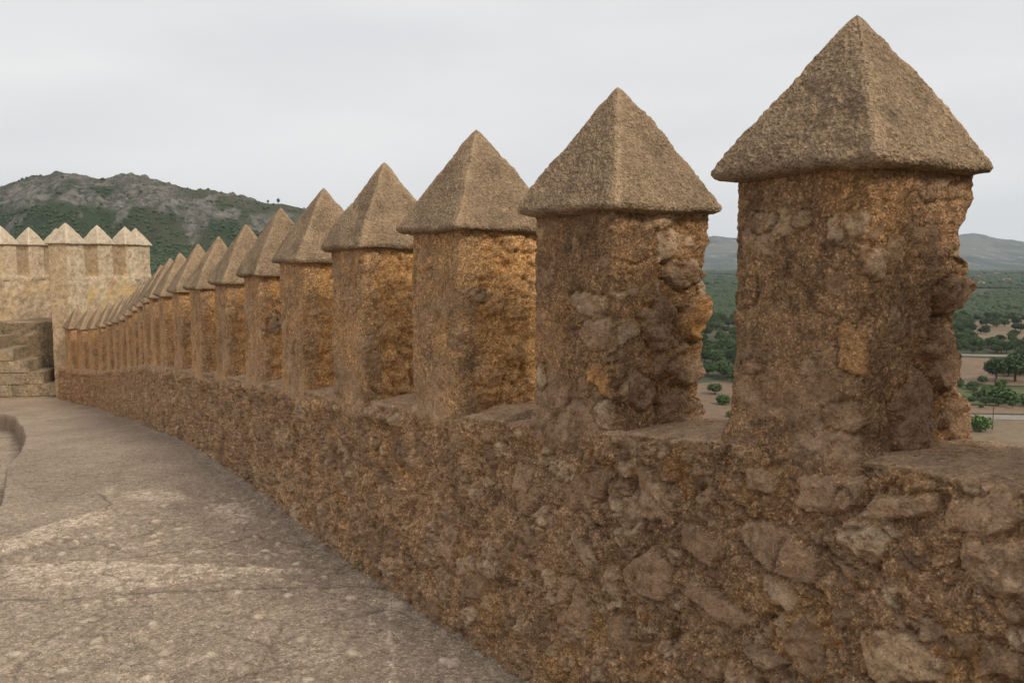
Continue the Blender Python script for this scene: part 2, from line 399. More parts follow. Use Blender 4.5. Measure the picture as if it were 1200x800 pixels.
# ================================================================ merlons
def ring(half, n, rc=.03):
    """points on a rounded square, n per side; returns xy, normal"""
    xy = []; nn = []
    m = max(2, n//14)
    for k in range(4):
        a0 = k*math.pi/2; c, s_ = math.cos(a0), math.sin(a0)
        for i in range(n):
            v = -half+rc+(2*half-2*rc)*i/n; x, y = half, v
            xy.append((c*x-s_*y, s_*x+c*y)); nn.append((c, s_))
        for i in range(m):
            a = math.pi/2*i/m; x = half-rc+rc*math.cos(a); y = half-rc+rc*math.sin(a)
            xy.append((c*x-s_*y, s_*x+c*y)); nn.append((math.cos(a0+a), math.sin(a0+a)))
    return np.array(xy), np.array(nn)

# local frame of a merlon: +x = outward (n), +y = along the wall away from the camera (t)
def body_mesh(i, half, h, res, mat_mode='near', prof=None, patches=(), och_side=1.0):
    n = max(10, int(2*half/res)); xy, nn = ring(half, n); nr = max(14, int((h+.1)/res))
    zs = np.linspace(-.09, h+.03, nr)
    P = np.concatenate([np.repeat(xy[None], nr, 0), np.repeat(zs[:, None, None], len(xy), 1)], 2).reshape(-1, 3)
    N = np.concatenate([np.repeat(nn[None], nr, 0), np.zeros((nr, len(xy), 1))], 2).reshape(-1, 3)
    off = np.array([i*7.31, i*3.17, i*1.7]); Q = P+off
    inn = sst(.3, .8, -N[:, 0]); side = sst(.3, .8, -N[:, 1]); outer = sst(.3, .8, N[:, 0]); fars = sst(.3, .8, N[:, 1])
    if mat_mode == 'tower': rough = np.full(len(P), .25)
    else: rough = np.clip(side*sst(*((-.14, 0) if i < 3 else (-.20, -.11)), P[:, 0]+.07*noise(Q, 6, 1))+.35*fars+outer, 0, 1)
    if i == 1: rough = rough*.45
    if i == 2: rough = rough*.8
    prob = .10+.45*rough
    m1, h1, j1 = rubble(Q, 6.2, prob, 200+i, (1, 1, 1.5))
    m2, h2, j2 = rubble(Q+5, 14, .12+.2*rough, 300+i, (1, 1, 1.2))
    med = fbm(Q, 7, 3, 310); fine = fbm(Q, 38, 3, 320, .6); big = noise(Q, 2.5, 330)
    led = fbm(Q*np.array([1, 1, 2.6]), 6, 3, 340)
    F1g, _, _, _ = worley(warp(Q, 20, .02, 380), 24, 381)
    d = .014*big+(.010+.012*rough)*med+(.005+.004*rough)*fine+.018*rough*led+(.006+.011*rough)*h1+(.003+.004*rough)*h2*(1-m1)+(.004+.010*rough)*(.45-F1g)
    d -= (.006+.012*rough)*sst(.22, .5, fbm(Q, 11, 2, 350))
    # block courses on the outward part of the gap faces
    edge = sst(0., half*.9, P[:, 0])*np.clip(side+outer+fars, 0, 1)
    cz = P[:, 2]+.02*noise(Q, 5, 3)
    if prof is not None:
        hh = np.array([a for a, _ in prof]); vv = np.array([b for _, b in prof])
        e = np.interp(cz, hh, vv)
    else:
        ch = .16; ci = np.floor(cz/ch); rs = (hsh((ci+50).astype(int), ci.astype(int)*0+i, ci.astype(int)*0, 5) & 1023)/1023
        f = cz/ch-ci; e = (-.03+.035*rs)*sst(0, .12, f)*sst(0, .12, 1-f)-.022*(1-sst(0, .12, f)*sst(0, .12, 1-f))
        if mat_mode == 'tower': e = e*.2
    if i == 1: d += .010*fbm(Q, 3.5, 3, 420)
    cq = warp(Q, 12, .03, 500); d -= .013*np.exp(-(noise(cq, 5.0, 503)/.03)**2)*sst(.0, .2, noise(Q, 3, 504))
    P = P+N*d[:, None]
    P[:, 0] += edge*e*(1 if prof is not None else .8)
    # spread of the render at the foot, slight waist
    ft = np.exp(-((P[:, 2]+.03)/.06)**2)*.022
    P[:, :2] += N[:, :2]*ft[:, None]
    mask = np.maximum(m1*(.5+.5*rough), m2*.7); tint = np.where(m1 > .1, j1, j2)*.9
    G1, _, _, _ = worley(warp(Q, 40, .008, 95), 46, 96)
    if mat_mode != 'tower': P += N*(.007*(.45-G1))[:, None]
    oc = (.35*sst(-.3, .3, fbm(Q, 3, 3, 395))*(i > 2 and mat_mode != 'tower'))+och_side*rough*side*sst(-.8, -.2, fbm(Q, 4, 2, 360)+.1)+.25*sst(.1, .4, fbm(Q, 3, 2, 370))*(1-rough)
    mask = mask*(1-.75*rough*side*(och_side > .6))
    ftm = (1-side)*sst(.45, .0, P[:, 2])*sst(-.25, .2, fbm(Q, 5, 3, 390))*.85; tint = np.where(ftm > mask, .62, tint); mask = np.maximum(mask, ftm)
    P0 = np.concatenate([np.repeat(xy[None], nr, 0), np.repeat(zs[:, None, None], len(xy), 1)], 2).reshape(-1, 3)
    # single stones: (face, across, height, rx, rz, tint, relief, mode)
    for face, ax, hz, rx, rz, tn, hh, och_ in patches:
        u = P0[:, 1] if face == 'in' else P0[:, 0]; fm = inn if face == 'in' else side
        wv = .35*fbm(Q, 22, 3, 400)+.55*noise(Q, 9, 401)
        uu = (u-ax)/rx/1.2; vv_ = (P0[:, 2]-hz)/rz/1.2; th = ax*40; uu, vv_ = uu*math.cos(th)*1.1-vv_*math.sin(th)*1.1, uu*math.sin(th)+vv_*math.cos(th)
        r = np.maximum(np.maximum(np.abs(uu), np.abs(vv_)), (np.abs(uu)+np.abs(vv_))*.78)+wv
        if och_ and face == 'in': r = np.hypot(uu, vv_*.9)+wv*1.7+.5*noise(Q, 5, 402)
        if face == 'sd' and ax > .13: fm = np.clip(side+outer, 0, 1)
        k = sst(1.0, .82, r)*fm
        if face == 'sd' and ax > .13: P[:, 0] += k*hh*(.25 if i == 1 else .8)
        P = P+N*(k*(hh*(.6 if face == 'in' else 1.1)+.006*np.abs(noise(Q, 12, 410))-.5*hh*np.maximum(0, uu*.6+vv_*.5))-.009*np.exp(-((r-1.02)/.09)**2)*fm)[:, None]
        kb = k*(.45+.55*sst(-.25, .15, fbm(Q, 16, 3, 415))); mask = mask*(1-.6*sst(1.15, 1., r)*fm); mask = np.maximum(mask, kb*(1 if och_ == 0 else .45)); tint = np.where(k > .05, tn, tint); oc = np.maximum(oc*(1-k), kb*och_*.8)
    mk = np.stack([mask, np.clip(tint, 0, 1), np.clip(oc, 0, 1)], 1)
    return npmesh('body', P, gridF(nr, len(xy), True), True, mk)

def cap_mesh(i, half, H, res, grain=1.):
    n = max(10, int(2*half/res)); nr = max(10, int(math.hypot(half, H)/res))
    rows = []
    u, un = ring(1., n, .07)
    prof = [(r_, H*(1-math.sqrt(r_*r_+.0009))+.012*math.sin(math.pi*r_)) for r_ in np.linspace(.010, .985, nr)]
    et = .028
    prof += [(1., 0.), (1.006, -et*.4), (.985, -et*.85), (.94, -et)] + [(.94-.3*k/4, -et-.004) for k in range(1, 5)]
    P = []; N = []
    for r_, z in prof:
        # sharper square near the eave, rounder at the tip
        P.append(np.concatenate([u*half*r_, np.full((len(u), 1), z)], 1)); 
        if z >= -.001: nv = np.concatenate([un*H, np.full((len(u), 1), half)], 1)
        elif r_ > .97: nv = np.concatenate([un, np.zeros((len(u), 1))], 1)
        else: nv = np.concatenate([un*0, -np.ones((len(u), 1))], 1)
        N.append(nv/np.linalg.norm(nv, axis=1)[:, None])
    P = np.concatenate(P); N = np.concatenate(N); off = np.array([i*5.13+2, i*2.7, i*4.1]); Q = P+off
    rr = np.clip(np.linalg.norm(P[:, :2], axis=1)/half, 0, 1)
    d = .020*noise(Q, 3.5, 1)+.007*fbm(Q, 12, 2, 2)+.0055*fbm(Q, 55, 2, 3)*grain
    if res < .012:
        F1, F2, I, J = worley(Q, 62, 9); d += .0035*(.5-F1)*grain*1.6
    rim = np.exp(-((P[:, 2]+.005)/.03)**2)
    d += rim*(.014*fbm(Q, 9, 3, 7))-.022*np.exp(-((P[:, 2]-.01)/.05)**2)*sst(.18, .42, noise(Q, 5, 8))-.006*np.exp(-(noise(warp(Q, 6, .03, 20), 2.1, 21)/.02)**2)*sst(-.1, .2, noise(Q, 2, 22))
    P = P+N*(d*np.clip(rr*3, .3, 1))[:, None]
    P[:, 2] += .014*noise(Q*np.array([1, 1, 0]), 3.2, 12)*rr      # sagging eave line
    P[:, 0] += .04*(noise(off[None], 1.3, 4)[0])*(P[:, 2]/H); P[:, 1] += .04*(noise(off[None]+3, 1.3, 4)[0])*(P[:, 2]/H)
    V = np.concatenate([P, [[P[:len(u), 0].mean(), P[:len(u), 1].mean(), P[:len(u), 2].mean()+.004]]])
    F = gridF(len(prof), len(u), True, flip=True)
    me = bpy.data.meshes.new('cap')
    ln = len(u); tip = len(P)
    tri = np.stack([np.arange(ln), (np.arange(ln)+1) % ln, np.full(ln, tip), np.full(ln, tip)], 1)
    F = np.concatenate([F, tri[:, :3].repeat(1, 0) if False else np.empty((0, 4), int)])
    # build with tri fan for the tip
    co = V.astype(np.float32); loops = np.concatenate([F.ravel(), tri[:, :3].ravel()]).astype(np.int32)
    me.vertices.add(len(co)); me.vertices.foreach_set('co', co.ravel()); me.loops.add(len(loops)); me.loops.foreach_set('vertex_index', loops)
    tot = np.concatenate([np.full(len(F), 4), np.full(ln, 3)]).astype(np.int32); st = np.concatenate([[0], np.cumsum(tot)[:-1]]).astype(np.int32)
    me.polygons.add(len(tot)); me.polygons.foreach_set('loop_start', st); me.polygons.foreach_set('loop_total', tot); me.polygons.foreach_set('use_smooth', np.ones(len(tot), bool))
    me.update(calc_edges=True)
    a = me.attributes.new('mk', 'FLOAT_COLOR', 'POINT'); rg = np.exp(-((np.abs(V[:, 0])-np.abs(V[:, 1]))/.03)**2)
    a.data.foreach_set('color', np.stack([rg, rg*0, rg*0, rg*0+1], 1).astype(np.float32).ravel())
    return me

LAB = {
 0: 'pointed stone merlon just outside the frame beside the nearest one',
 1: 'nearest and largest merlon, dark brown render with pyramid cap, at far right',
 2: 'second nearest merlon, with an orange block jutting from its right edge',
 3: 'third nearest merlon, broad orange gap face and one round grey stone near its corner',
 4: 'fourth nearest merlon, cap with a bright ridge, standing left of the broad orange one',
 5: 'fifth nearest merlon, narrow grey cap with ochre patch under its right eave',
 6: 'sixth nearest merlon, with two pale stones in its orange gap face',
 7: 'seventh nearest merlon, with a rounded pale stone high in its gap face'}
ORD = {8: 'eighth', 9: 'ninth', 10: 'tenth', 11: 'eleventh', 12: 'twelfth', 13: 'thirteenth', 14: 'fourteenth', 15: 'fifteenth', 16: 'sixteenth', 17: 'seventeenth', 18: 'eighteenth', 19: 'nineteenth', 20: 'twentieth', 21: 'twenty first'}
for k, v in ORD.items():
    LAB[k] = f'{v} merlon counted back from the nearest along the curving parapet, ' + ('cap against green hill' if k < 12 else 'overlapping its neighbours')
LAB[22] = 'farthest merlon of the curving parapet, leaning against the tall tower corner pier'
# silhouettes of the outward edge of the first two (height above the foot, metres)
PR1 = [(0, .045), (.02, .055), (.13, .055), (.15, .01), (.19, .03), (.26, .022), (.28, -.01), (.43, -.015), (.45, .01), (.47, .035), (.55, .035), (.57, -.015), (.65, -.01), (.72, .05), (.80, .065), (1.1, .065)]
PR2 = [(0, .03), (.10, .03), (.12, .0), (.23, .01), (.31, .018), (.34, .018), (.39, -.05), (.44, -.04), (.47, .03), (.57, .03), (.59, .02), (.7, .02), (.76, .04), (1.1, .04)]
PATCH = {
 1: [('in', .13, 0.670, .045, .035, .72, .012, 0), ('in', -.02, 0.680, .03, .03, .55, .010, 0), ('in', -.205, 0.310, .055, .075, .95, .012, .8), ('in', .15, 0.220, .05, .025, .2, .006, 0),
     ('in', -.17, 0.110, .06, .05, .4, .006, 0), ('sd', -.20, 0.550, .04, .045, .7, .012, 0), ('sd', .17, 0.450, .08, .055, .25, .03, 0), ('sd', .12, 0.270, .07, .10, .2, .02, 0), ('sd', .0, 0.090, .09, .12, .3, .02, 0), ('sd', .19, 0.050, .07, .08, .15, .02, 0)],
 2: [('in', -.10, 0.510, .10, .045, .7, .012, 0), ('in', -.17, 0.390, .10, .06, .55, .012, 0), ('in', -.16, 0.240, .07, .045, .98, .014, .9), ('in', -.19, 0.090, .06, .05, .75, .012, 0), ('in', .19, 0.200, .03, .05, .8, .008, 0),
     ('sd', .195, 0.440, .06, .075, 1., .035, .95), ('sd', .0, 0.440, .10, .09, .3, .02, 0), ('sd', .12, 0.620, .09, .05, .35, .02, 0), ('sd', .15, 0.240, .10, .05, .4, .02, 0), ('sd', -.12, 0.170, .09, .07, .45, .015, 0), ('sd', .1, 0.050, .13, .10, .25, .015, 0)],
 3: [('sd', -.14, 0.610, .055, .035, .55, .010, 0), ('in', -.19, 0.410, .06, .06, .2, .008, 0)],
 6: [('sd', -.02, 0.690, .09, .035, .72, .015, 0), ('sd', -.13, 0.510, .06, .07, .75, .02, 0), ('sd', .12, 0.790, .1, .03, .3, .012, 0)],
 7: [('sd', .0, 0.670, .11, .055, .75, .012, 0)],
}
WALL_GROUP = 'pointed merlons along the curving parapet'
for i in range(0, 23):
    c, a = curve([float(i)]); c = c[0]; a = a[0]
    if i == 1: a = R(34)
    if i == 2: a = R(37.5)
    z0 = float(baseZ(i)); ev = EAVE[i]; apx = APEX.get(i, ev+.51+.02*math.sin(i*2.3))
    dist = math.hypot(*c); res = max(.0052, .0022*dist) if i else .02
    root = empty('merlon', (c[0], c[1], z0)); root.rotation_euler = (0, 0, a)
    tag(root, LAB[i], 'merlon', WALL_GROUP)
    half = {1: .245, 2: .248}.get(i, .252+.005*math.sin(i*1.7))
    osd = {0: .1, 1: .08, 2: .22, 3: .9}.get(i, .95)
    b = link('body', body_mesh(i, half, ev-z0, res, 'near', {1: PR1, 2: PR2}.get(i), PATCH.get(i, ()), osd), M_body_dark if i < 3 else M_body, root)
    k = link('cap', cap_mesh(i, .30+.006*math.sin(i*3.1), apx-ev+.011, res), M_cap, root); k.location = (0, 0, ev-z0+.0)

# ================================================================ walkway
GU = None
def near_t(x, y):
    """nearest wall index for points"""
    x = np.asarray(x, float); y = np.asarray(y, float)
    t = np.interp(y, PTS[:, 1], IDX)
    for _ in range(8):
        P0, a = curve(t); tx, ty = -np.sin(a), np.cos(a)
        t = t+((x-P0[:, 0])*tx+(y-P0[:, 1])*ty)/SP*.9
        t = np.clip(t, IDX[0]+1.01, IDX[-1]-2.01)
    P0, a = curve(t); d = -((x-P0[:, 0])*np.cos(a)+(y-P0[:, 1])*np.sin(a))
    return t, d
def ground_hit(x, y):
    r = ray(x, y); zz = -1.83
    for _ in range(30):
        k = zz/r[2]; px, py = r[0]*k, r[1]*k
        t, d = near_t([px], [py]); zz = .5*zz+.5*float(groundZ(t[0]))
    return px, py

def build_ground():
    t = -3; t = -1.9; ts = []
    while t < 23.9:
        ts.append(t); P0, _ = curve([t]); z = max(math.hypot(*(P0[0]-[1.2, 0])), 3)
        t += max(.009, .0028*z)/SP*(1 if t > 1.2 else 2.5)
    ts = np.array(ts); P0, A = curve(ts); N = np.stack([np.cos(A), np.sin(A)], 1)
    ds = np.concatenate([np.arange(.2, 4.2, .0115), np.arange(4.2, 7.5, .06), np.arange(7.5, 16, .5)])
    X = P0[:, :1]-N[:, :1]*ds; Y = P0[:, 1:]-N[:, 1:]*ds
    gzv = groundZ(ts)
    P = np.stack([X, Y, np.repeat(gzv[:, None], len(ds), 1)], -1).reshape(-1, 3)
    dd = np.repeat(ds[None], len(ts), 0).ravel(); tt = np.repeat(ts[:, None], len(ds), 1).ravel()
    x, y = P[:, 0], P[:, 1]; Q = P*np.array([1, 1, 0])
    G_ = lambda pts: [ground_hit(a, b) for a, b in pts]
    wv = .05*fbm(Q, 3, 3, 1)+.02*fbm(Q, 14, 2, 2)
    # finer lime screed beyond, rough old surface near
    seam = G_([(0, 640), (120, 600), (125, 585), (290, 575), (340, 590)])
    d = .010*fbm(Q, 1.1, 3, 10)+.005*fbm(Q, 7, 3, 12)
    nearm = sst(.03, -.03, -in_poly(x, y, G_([(-900, 1500), (-300, 760), (0, 640), (122, 600), (330, 566), (800, 566), (1500, 1500)]), wv))*.85+.15
    d += nearm*(.012*fbm(Q, 9, 4, 14, .65)+.003*fbm(Q, 45, 2, 15))
    pale = np.zeros(len(P)); crk = np.zeros(len(P))
    def patch(pts, amt, soft=.08, lift=0.):
        nonlocal pale, d
        q = in_poly(x, y, G_(pts), wv*1.3); k = sst(0, soft, q); pale = np.maximum(pale, k*amt*(.75+.5*sst(-.3, .3, fbm(Q, 8, 3, 33)))); d = d+lift*k
    patch([(0, 652), (90, 655), (250, 642), (330, 640), (400, 676), (380, 690), (200, 690), (40, 702), (0, 706)], 1., .06, .010)
    patch([(0, 634), (60, 614), (120, 598), (126, 606), (90, 622), (0, 654)], 1., .03, .014)
    patch([(142, 576), (180, 570), (215, 574), (225, 586), (180, 590), (146, 586)], .75, .1)
    patch([(236, 590), (285, 586), (312, 612), (262, 620)], .8, .1)
    patch([(120, 570), (140, 566), (136, 578), (120, 580)], .6, .05)
    patch([(330, 740), (430, 735), (400, 790), (300, 780)], .35, .15); patch([(20, 745), (120, 740), (110, 775), (10, 780)], .35, .15)
    # cracks and screed seams
    def line(pts, wdt, dep, pal=0.):
        nonlocal d, pale, crk
        pw = G_(pts); q = np.full(len(P), 9.)
        xx = x+.02*noise(Q, 9, 50)+.03*noise(Q, 2.5, 52); yy = y+.02*noise(Q, 9, 51)+.03*noise(Q, 2.5, 53)
        for (ax, ay), (bx, by) in zip(pw[:-1], pw[1:]):
            l2 = (bx-ax)**2+(by-ay)**2; k = np.clip(((xx-ax)*(bx-ax)+(yy-ay)*(by-ay))/l2, 0, 1)
            q = np.minimum(q, np.hypot(xx-ax-k*(bx-ax), yy-ay-k*(by-ay)))
        k = np.exp(-(q/wdt)**2)*sst(-.45, .1, noise(Q, 3, 57)+.1); d = d-dep*k; crk = np.maximum(crk, k*(dep > 0)*.9); pale = np.maximum(pale, pal*k)
    line([(85, 655), (170, 650), (250, 641), (295, 626), (370, 640)], .018, .018)
    line([(122, 600), (128, 590), (116, 578)], .009, .006)
    line([(0, 704), (80, 700), (200, 692), (330, 689), (430, 686), (600, 720)], .016, .009)
    line([(461, 702), (459, 730), (458, 765), (456, 805)], .02, -.006, 1.)
    line([(122, 600), (95, 606), (60, 622), (0, 640)], .055, -.008, .95)
    pale = np.maximum(pale, nearm*.4*sst(.18, .45, fbm(Q, 5.5, 4, 58))); pale = np.maximum(pale, nearm*.25*sst(.2, .45, fbm(Q, 16, 3, 59)))
    # pebbles and worn stone heads
    q2 = warp(Q, 9, .02, 60); F1, F2, I, J = worley(q2, 6.2, 61, True)
    rad = .11+.17*J; on = (I < .30+.25*noise(Q, .8, 64))*nearm*sst(.3, .5, dd)
    st = on*sst(rad, rad*.72, F1); d += .013*st*(.5+J)-.006*on*np.exp(-((F1-rad)/.05)**2)
    F1b, F2b, Ib, Jb = worley(warp(Q, 14, .01, 70), 14, 71, True)
    on2 = (Ib < .18+.2*noise(Q, 1.1, 74))*nearm; st2 = on2*sst(.3*Jb+.14, (.3*Jb+.14)*.7, F1b); d += .006*st2
    mask = np.maximum(st*.95, st2*.85); tint = np.where(st > .1, (.15+I*2.2) % 1, .25+.75*Jb); crk = np.maximum(crk, .45*on*np.exp(-((F1-rad-.02)/.05)**2)*sst(-.2, .2, noise(Q, 7, 63)))
    # rubble creeping out of the wall foot
    foot = sst(.38, .30, dd+.05*noise(Q, 5, 80)); d += foot*.018*sst(-.2, .5, fbm(Q, 9, 3, 81)+.1)
    # drop to the lower level on the left
    hole = G_([(31, 512), (27, 499), (18, 488), (0, 485)])+[(-16, 16), (-16, 6)]+G_([(-60, 690), (0, 600), (6, 572), (8, 546), (25, 530)])
    hp = np.array(hole); ins = np.zeros(len(P), bool); dist = np.full(len(P), 9.); xx = x+.25*wv; yy = y+.25*wv
    for (ax, ay), (bx, by) in zip(hp, np.roll(hp, -1, 0)):
        cr_ = ((ay > yy) != (by > yy)) & (xx < (bx-ax)*(yy-ay)/((by-ay) or 1e-9)+ax); ins ^= cr_
        k = np.clip(((xx-ax)*(bx-ax)+(yy-ay)*(by-ay))/((bx-ax)**2+(by-ay)**2), 0, 1); dist = np.minimum(dist, np.hypot(xx-ax-k*(bx-ax), yy-ay-k*(by-ay)))
    sdh = np.where(ins, dist, -dist); hol = sst(0, .03, sdh); rim = np.exp(-((sdh+.06)/.05)**2)
    P[:, 2] += d*(1-hol)-hol*(.36-.05*fbm(Q, 2, 3, 90)-.02*fbm(Q, 9, 3, 91))+.008*rim*(1-hol)
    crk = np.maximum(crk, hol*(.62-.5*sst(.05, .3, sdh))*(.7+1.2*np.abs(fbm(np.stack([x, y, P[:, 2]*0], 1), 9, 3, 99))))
    pale = np.maximum(pale, hol*.4*sst(-.1, .3, fbm(Q, 1.6, 2, 92)))
    me_ = None
    mk = np.stack([mask*(1-hol), np.clip(tint, 0, 1), np.clip(pale, 0, 1)], 1)
    for cq, sd9 in ((.9, 401), (1.7, 411)):
        F1c, F2c, Ic, _ = worley(warp(warp(Q, 2, .12, sd9), 9, .02, sd9+3), cq, sd9+5, True); c_ = np.exp(-((F2c-F1c)/(.012*cq))**2)*(noise(Q, 1.3, sd9+7) > .05)*nearm; d = d-.006*c_; P[:, 2] -= .006*c_; crk = np.maximum(crk, c_*.7)
    me_ = npmesh('walkway', P, gridF(len(ts), len(ds)), True, mk)
    ac = me_.attributes.new('crack', 'FLOAT', 'POINT'); ac.data.foreach_set('value', np.clip(crk, 0, 1).astype(np.float32))
    o = link('walkway', me_, M_ground)
    tag(o, kind='structure')
build_ground()

# ================================================================ corner tower
def wall_strip(name, pts, z0s, z1, thick, mat, parent, res=.05, seed=0, ochre=.3):
    """a masonry wall along a polyline with real thickness"""
    pts = np.array(pts, float); z0 = z0s; L_ = np.r_[0, np.cumsum(np.linalg.norm(np.diff(pts, axis=0), axis=1))]
    ns = max(3, int(L_[-1]/res)); ss = np.linspace(0, L_[-1], ns)
    cx = np.interp(ss, L_, pts[:, 0]); cy = np.interp(ss, L_, pts[:, 1])
    tx = np.gradient(cx); ty = np.gradient(cy); l = np.hypot(tx, ty); nx, ny = ty/l, -tx/l
    nh = max(3, int((z1-z0)/res)); zz = np.linspace(z0, z1-.02, nh); nt_ = 8
    prof = [(.5, z, 1, 0) for z in zz]+[(.5-(k+.5)/nt_, z1, 0, 1) for k in range(nt_)]+[(-.5, z, -1, 0) for z in zz[::-1]]
    pr = np.array(prof)
    X = cx[:, None]+nx[:, None]*pr[:, 0]*thick; Y = cy[:, None]+ny[:, None]*pr[:, 0]*thick; Z = np.repeat(pr[None, :, 1], ns, 0)
    P = np.stack([X, Y, Z], -1).reshape(-1, 3); N = np.stack([nx[:, None]*pr[:, 2], ny[:, None]*pr[:, 2], np.repeat(pr[None, :, 3], ns, 0)], -1).reshape(-1, 3)
    m1, h1, j1 = rubble(P, 4.5, .5, seed+500, (1, 1, 1.4)); d = .022*fbm(P, 3, 4, seed)+.03*h1
    och = sst(.0, .4, fbm(P, 1.3, 3, seed+6)+.22)*ochre
    F = gridF(ns, len(prof))
    caps = [list(range(len(prof)))[::-1], [(ns-1)*len(prof)+k for k in range(len(prof))]]
    me = npmesh(name, P+N*d[:, None], F, True, np.stack([m1*.8, j1, och], 1))
    return link(name, me, mat, parent)

tower = empty('corner_tower', (-12.2, 24, -3.5))
tag(tower, 'pale stone corner tower with a tall pier at the end of the walkway', 'tower')
T0 = Vector((-12.2, 24, -3.5))
def put(o):            # children keep world placement
    o.location = -T0; return o
PIER = np.array([-11.42, 22.0])
pr_h = .30
Rrow = [(-11.42, 22.05), (-11.11, 23.02), (-10.80, 24.0), (-10.98, 25.1), (-11.7, 26.1), (-13.1, 26.2)]
Lrow = [(-21, 6), (-19, 11.5), (-16.6, 17), (-14.75, 20.6), (-14.2, 22.5), (-13.92, 23.4), (-13.66, 24.3), (-13.4, 25.2), (-13.15, 26.0)]
WT = -.43
put(wall_strip('flank_wall', Rrow, -9, WT, .5, M_tower, tower, .055, 3, .75))
put(wall_strip('rear_parapet', Lrow, -3.6, WT, .5, M_tower, tower, .055, 8, .4))
# pier: a tall body mesh
bm_p = body_mesh(41, pr_h, 4.0, .03, 'tower'); 
pier = link('pier', bm_p, M_tower, tower); pier.location = Vector((PIER[0], PIER[1], -3.56))-T0; pier.rotation_euler = (0, 0, R(-16))
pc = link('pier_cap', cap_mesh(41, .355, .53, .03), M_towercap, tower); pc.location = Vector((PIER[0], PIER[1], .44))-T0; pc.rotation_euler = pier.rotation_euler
# platform between the two parapets
def slab(name, poly, z0, z1, mat, parent, res=.06, seed=0):
    bm = bmesh.new(); lo = [bm.verts.new((x, y, z0)) for x, y in poly]; hi = [bm.verts.new((x, y, z1)) for x, y in poly]
    bm.faces.new(hi); n = len(poly)
    for k in range(n): bm.faces.new((lo[k], lo[(k+1) % n], hi[(k+1) % n], hi[k]))
    bmesh.ops.bevel(bm, geom=[e for e in bm.edges], offset=.02, segments=2, affect='EDGES')
    me = bpy.data.meshes.new(name)
    bmesh.ops.triangulate(bm, faces=[f for f in bm.faces if len(f.verts) > 4])
    for _ in range(6):
        es = [e for e in bm.edges if e.calc_length() > res*1.8]
        if not es: break
        bmesh.ops.subdivide_edges(bm, edges=es, cuts=1, use_grid_fill=True)
    bm.to_mesh(me); bm.free()
    nv = len(me.vertices); co = np.zeros(nv*3, np.float32); me.vertices.foreach_get('co', co); co = co.reshape(-1, 3)
    nr = np.zeros(nv*3, np.float32); me.vertices.foreach_get('normal', nr); nr = nr.reshape(-1, 3)
    m1, h1, j1 = rubble(co, 4.5, .45, seed+600); d = .008*fbm(co, 3, 3, seed)+.006*h1
    me.vertices.foreach_set('co', (co+nr*d[:, None]).astype(np.float32).ravel())
    a = me.attributes.new('mk', 'FLOAT_COLOR', 'POINT'); a.data.foreach_set('color', np.stack([m1*.7, j1, sst(0, .4, fbm(co, 1.5, 2, 7))*.3, np.ones(nv)], 1).astype(np.float32).ravel())
    me.update(); return link(name, me, mat, parent)
PZ = -1.66
u_ = np.array([.26, .94])/np.linalg.norm([.26, .94])
put(slab('platform', [(-11.3, 22.9), (-11.1, 23.6), (-11.1, 25.3), (-13.1, 25.9), (-13.75, 23.4), (-14.2, 22.4), (-12.6, 22.75)][::1], -3.7, PZ, M_dark, tower, .12, 3))
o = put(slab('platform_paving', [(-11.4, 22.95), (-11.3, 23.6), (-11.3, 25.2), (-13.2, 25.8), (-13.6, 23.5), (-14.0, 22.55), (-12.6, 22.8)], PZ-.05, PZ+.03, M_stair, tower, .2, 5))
# tower merlons
TL = [((-13.92, 23.4), 'pale tower merlon cut by the left edge of the photo'),
      ((-13.66, 24.3), 'pale tower merlon with a dark left face, second from the left edge'),
      ((-13.38, 25.25), 'tower merlon mostly hidden behind the tall corner pier'),
      ((-11.11, 23.02), 'pale tower merlon immediately right of the tall corner pier'),
      ((-10.82, 24.0), 'third tower merlon from its right end group, just before the last one'),
      ((-10.98, 25.1), 'rightmost tower merlon, standing against the green hillside')]
for k, ((x, y), lab) in enumerate(TL):
    root = empty('tower_merlon', (x, y, WT-.02)); root.rotation_euler = (0, 0, R(-18))
    if k == 4: lab = 'pale tower merlon between the one beside the pier and the rightmost one'
    tag(root, lab, 'merlon', 'pointed merlons on the corner tower')
    link('body', body_mesh(50+k, .258, .90, .035, 'tower'), M_tower, root)
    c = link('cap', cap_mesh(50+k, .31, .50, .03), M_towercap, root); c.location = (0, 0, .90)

# ================================================================ staircase
stair = empty('staircase', (-12.6, 21.2, -3.55))
tag(stair, 'worn stone staircase climbing left to the tower platform', 'staircase')
S0 = Vector((-12.6, 21.2, -3.55))
# stairs run to the left, the flight seen from its side
du = np.array([-1, -.12]); du /= np.linalg.norm(du); dv = np.array([.12, -1]); dv /= np.linalg.norm(dv)
st0 = np.array([-11.86, 22.82])
NS = 7; w_ = 1.0
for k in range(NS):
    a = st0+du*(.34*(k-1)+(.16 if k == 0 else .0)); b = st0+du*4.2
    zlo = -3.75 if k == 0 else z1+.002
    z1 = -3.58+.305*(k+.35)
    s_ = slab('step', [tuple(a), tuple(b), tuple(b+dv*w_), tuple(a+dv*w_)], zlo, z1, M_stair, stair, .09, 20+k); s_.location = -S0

# ================================================================ far country
EYE_H = 55.0
def plain_hit(x, y, h=EYE_H):
    r = ray(x, y); k = -h/r[2]; return r[0]*k, r[1]*k
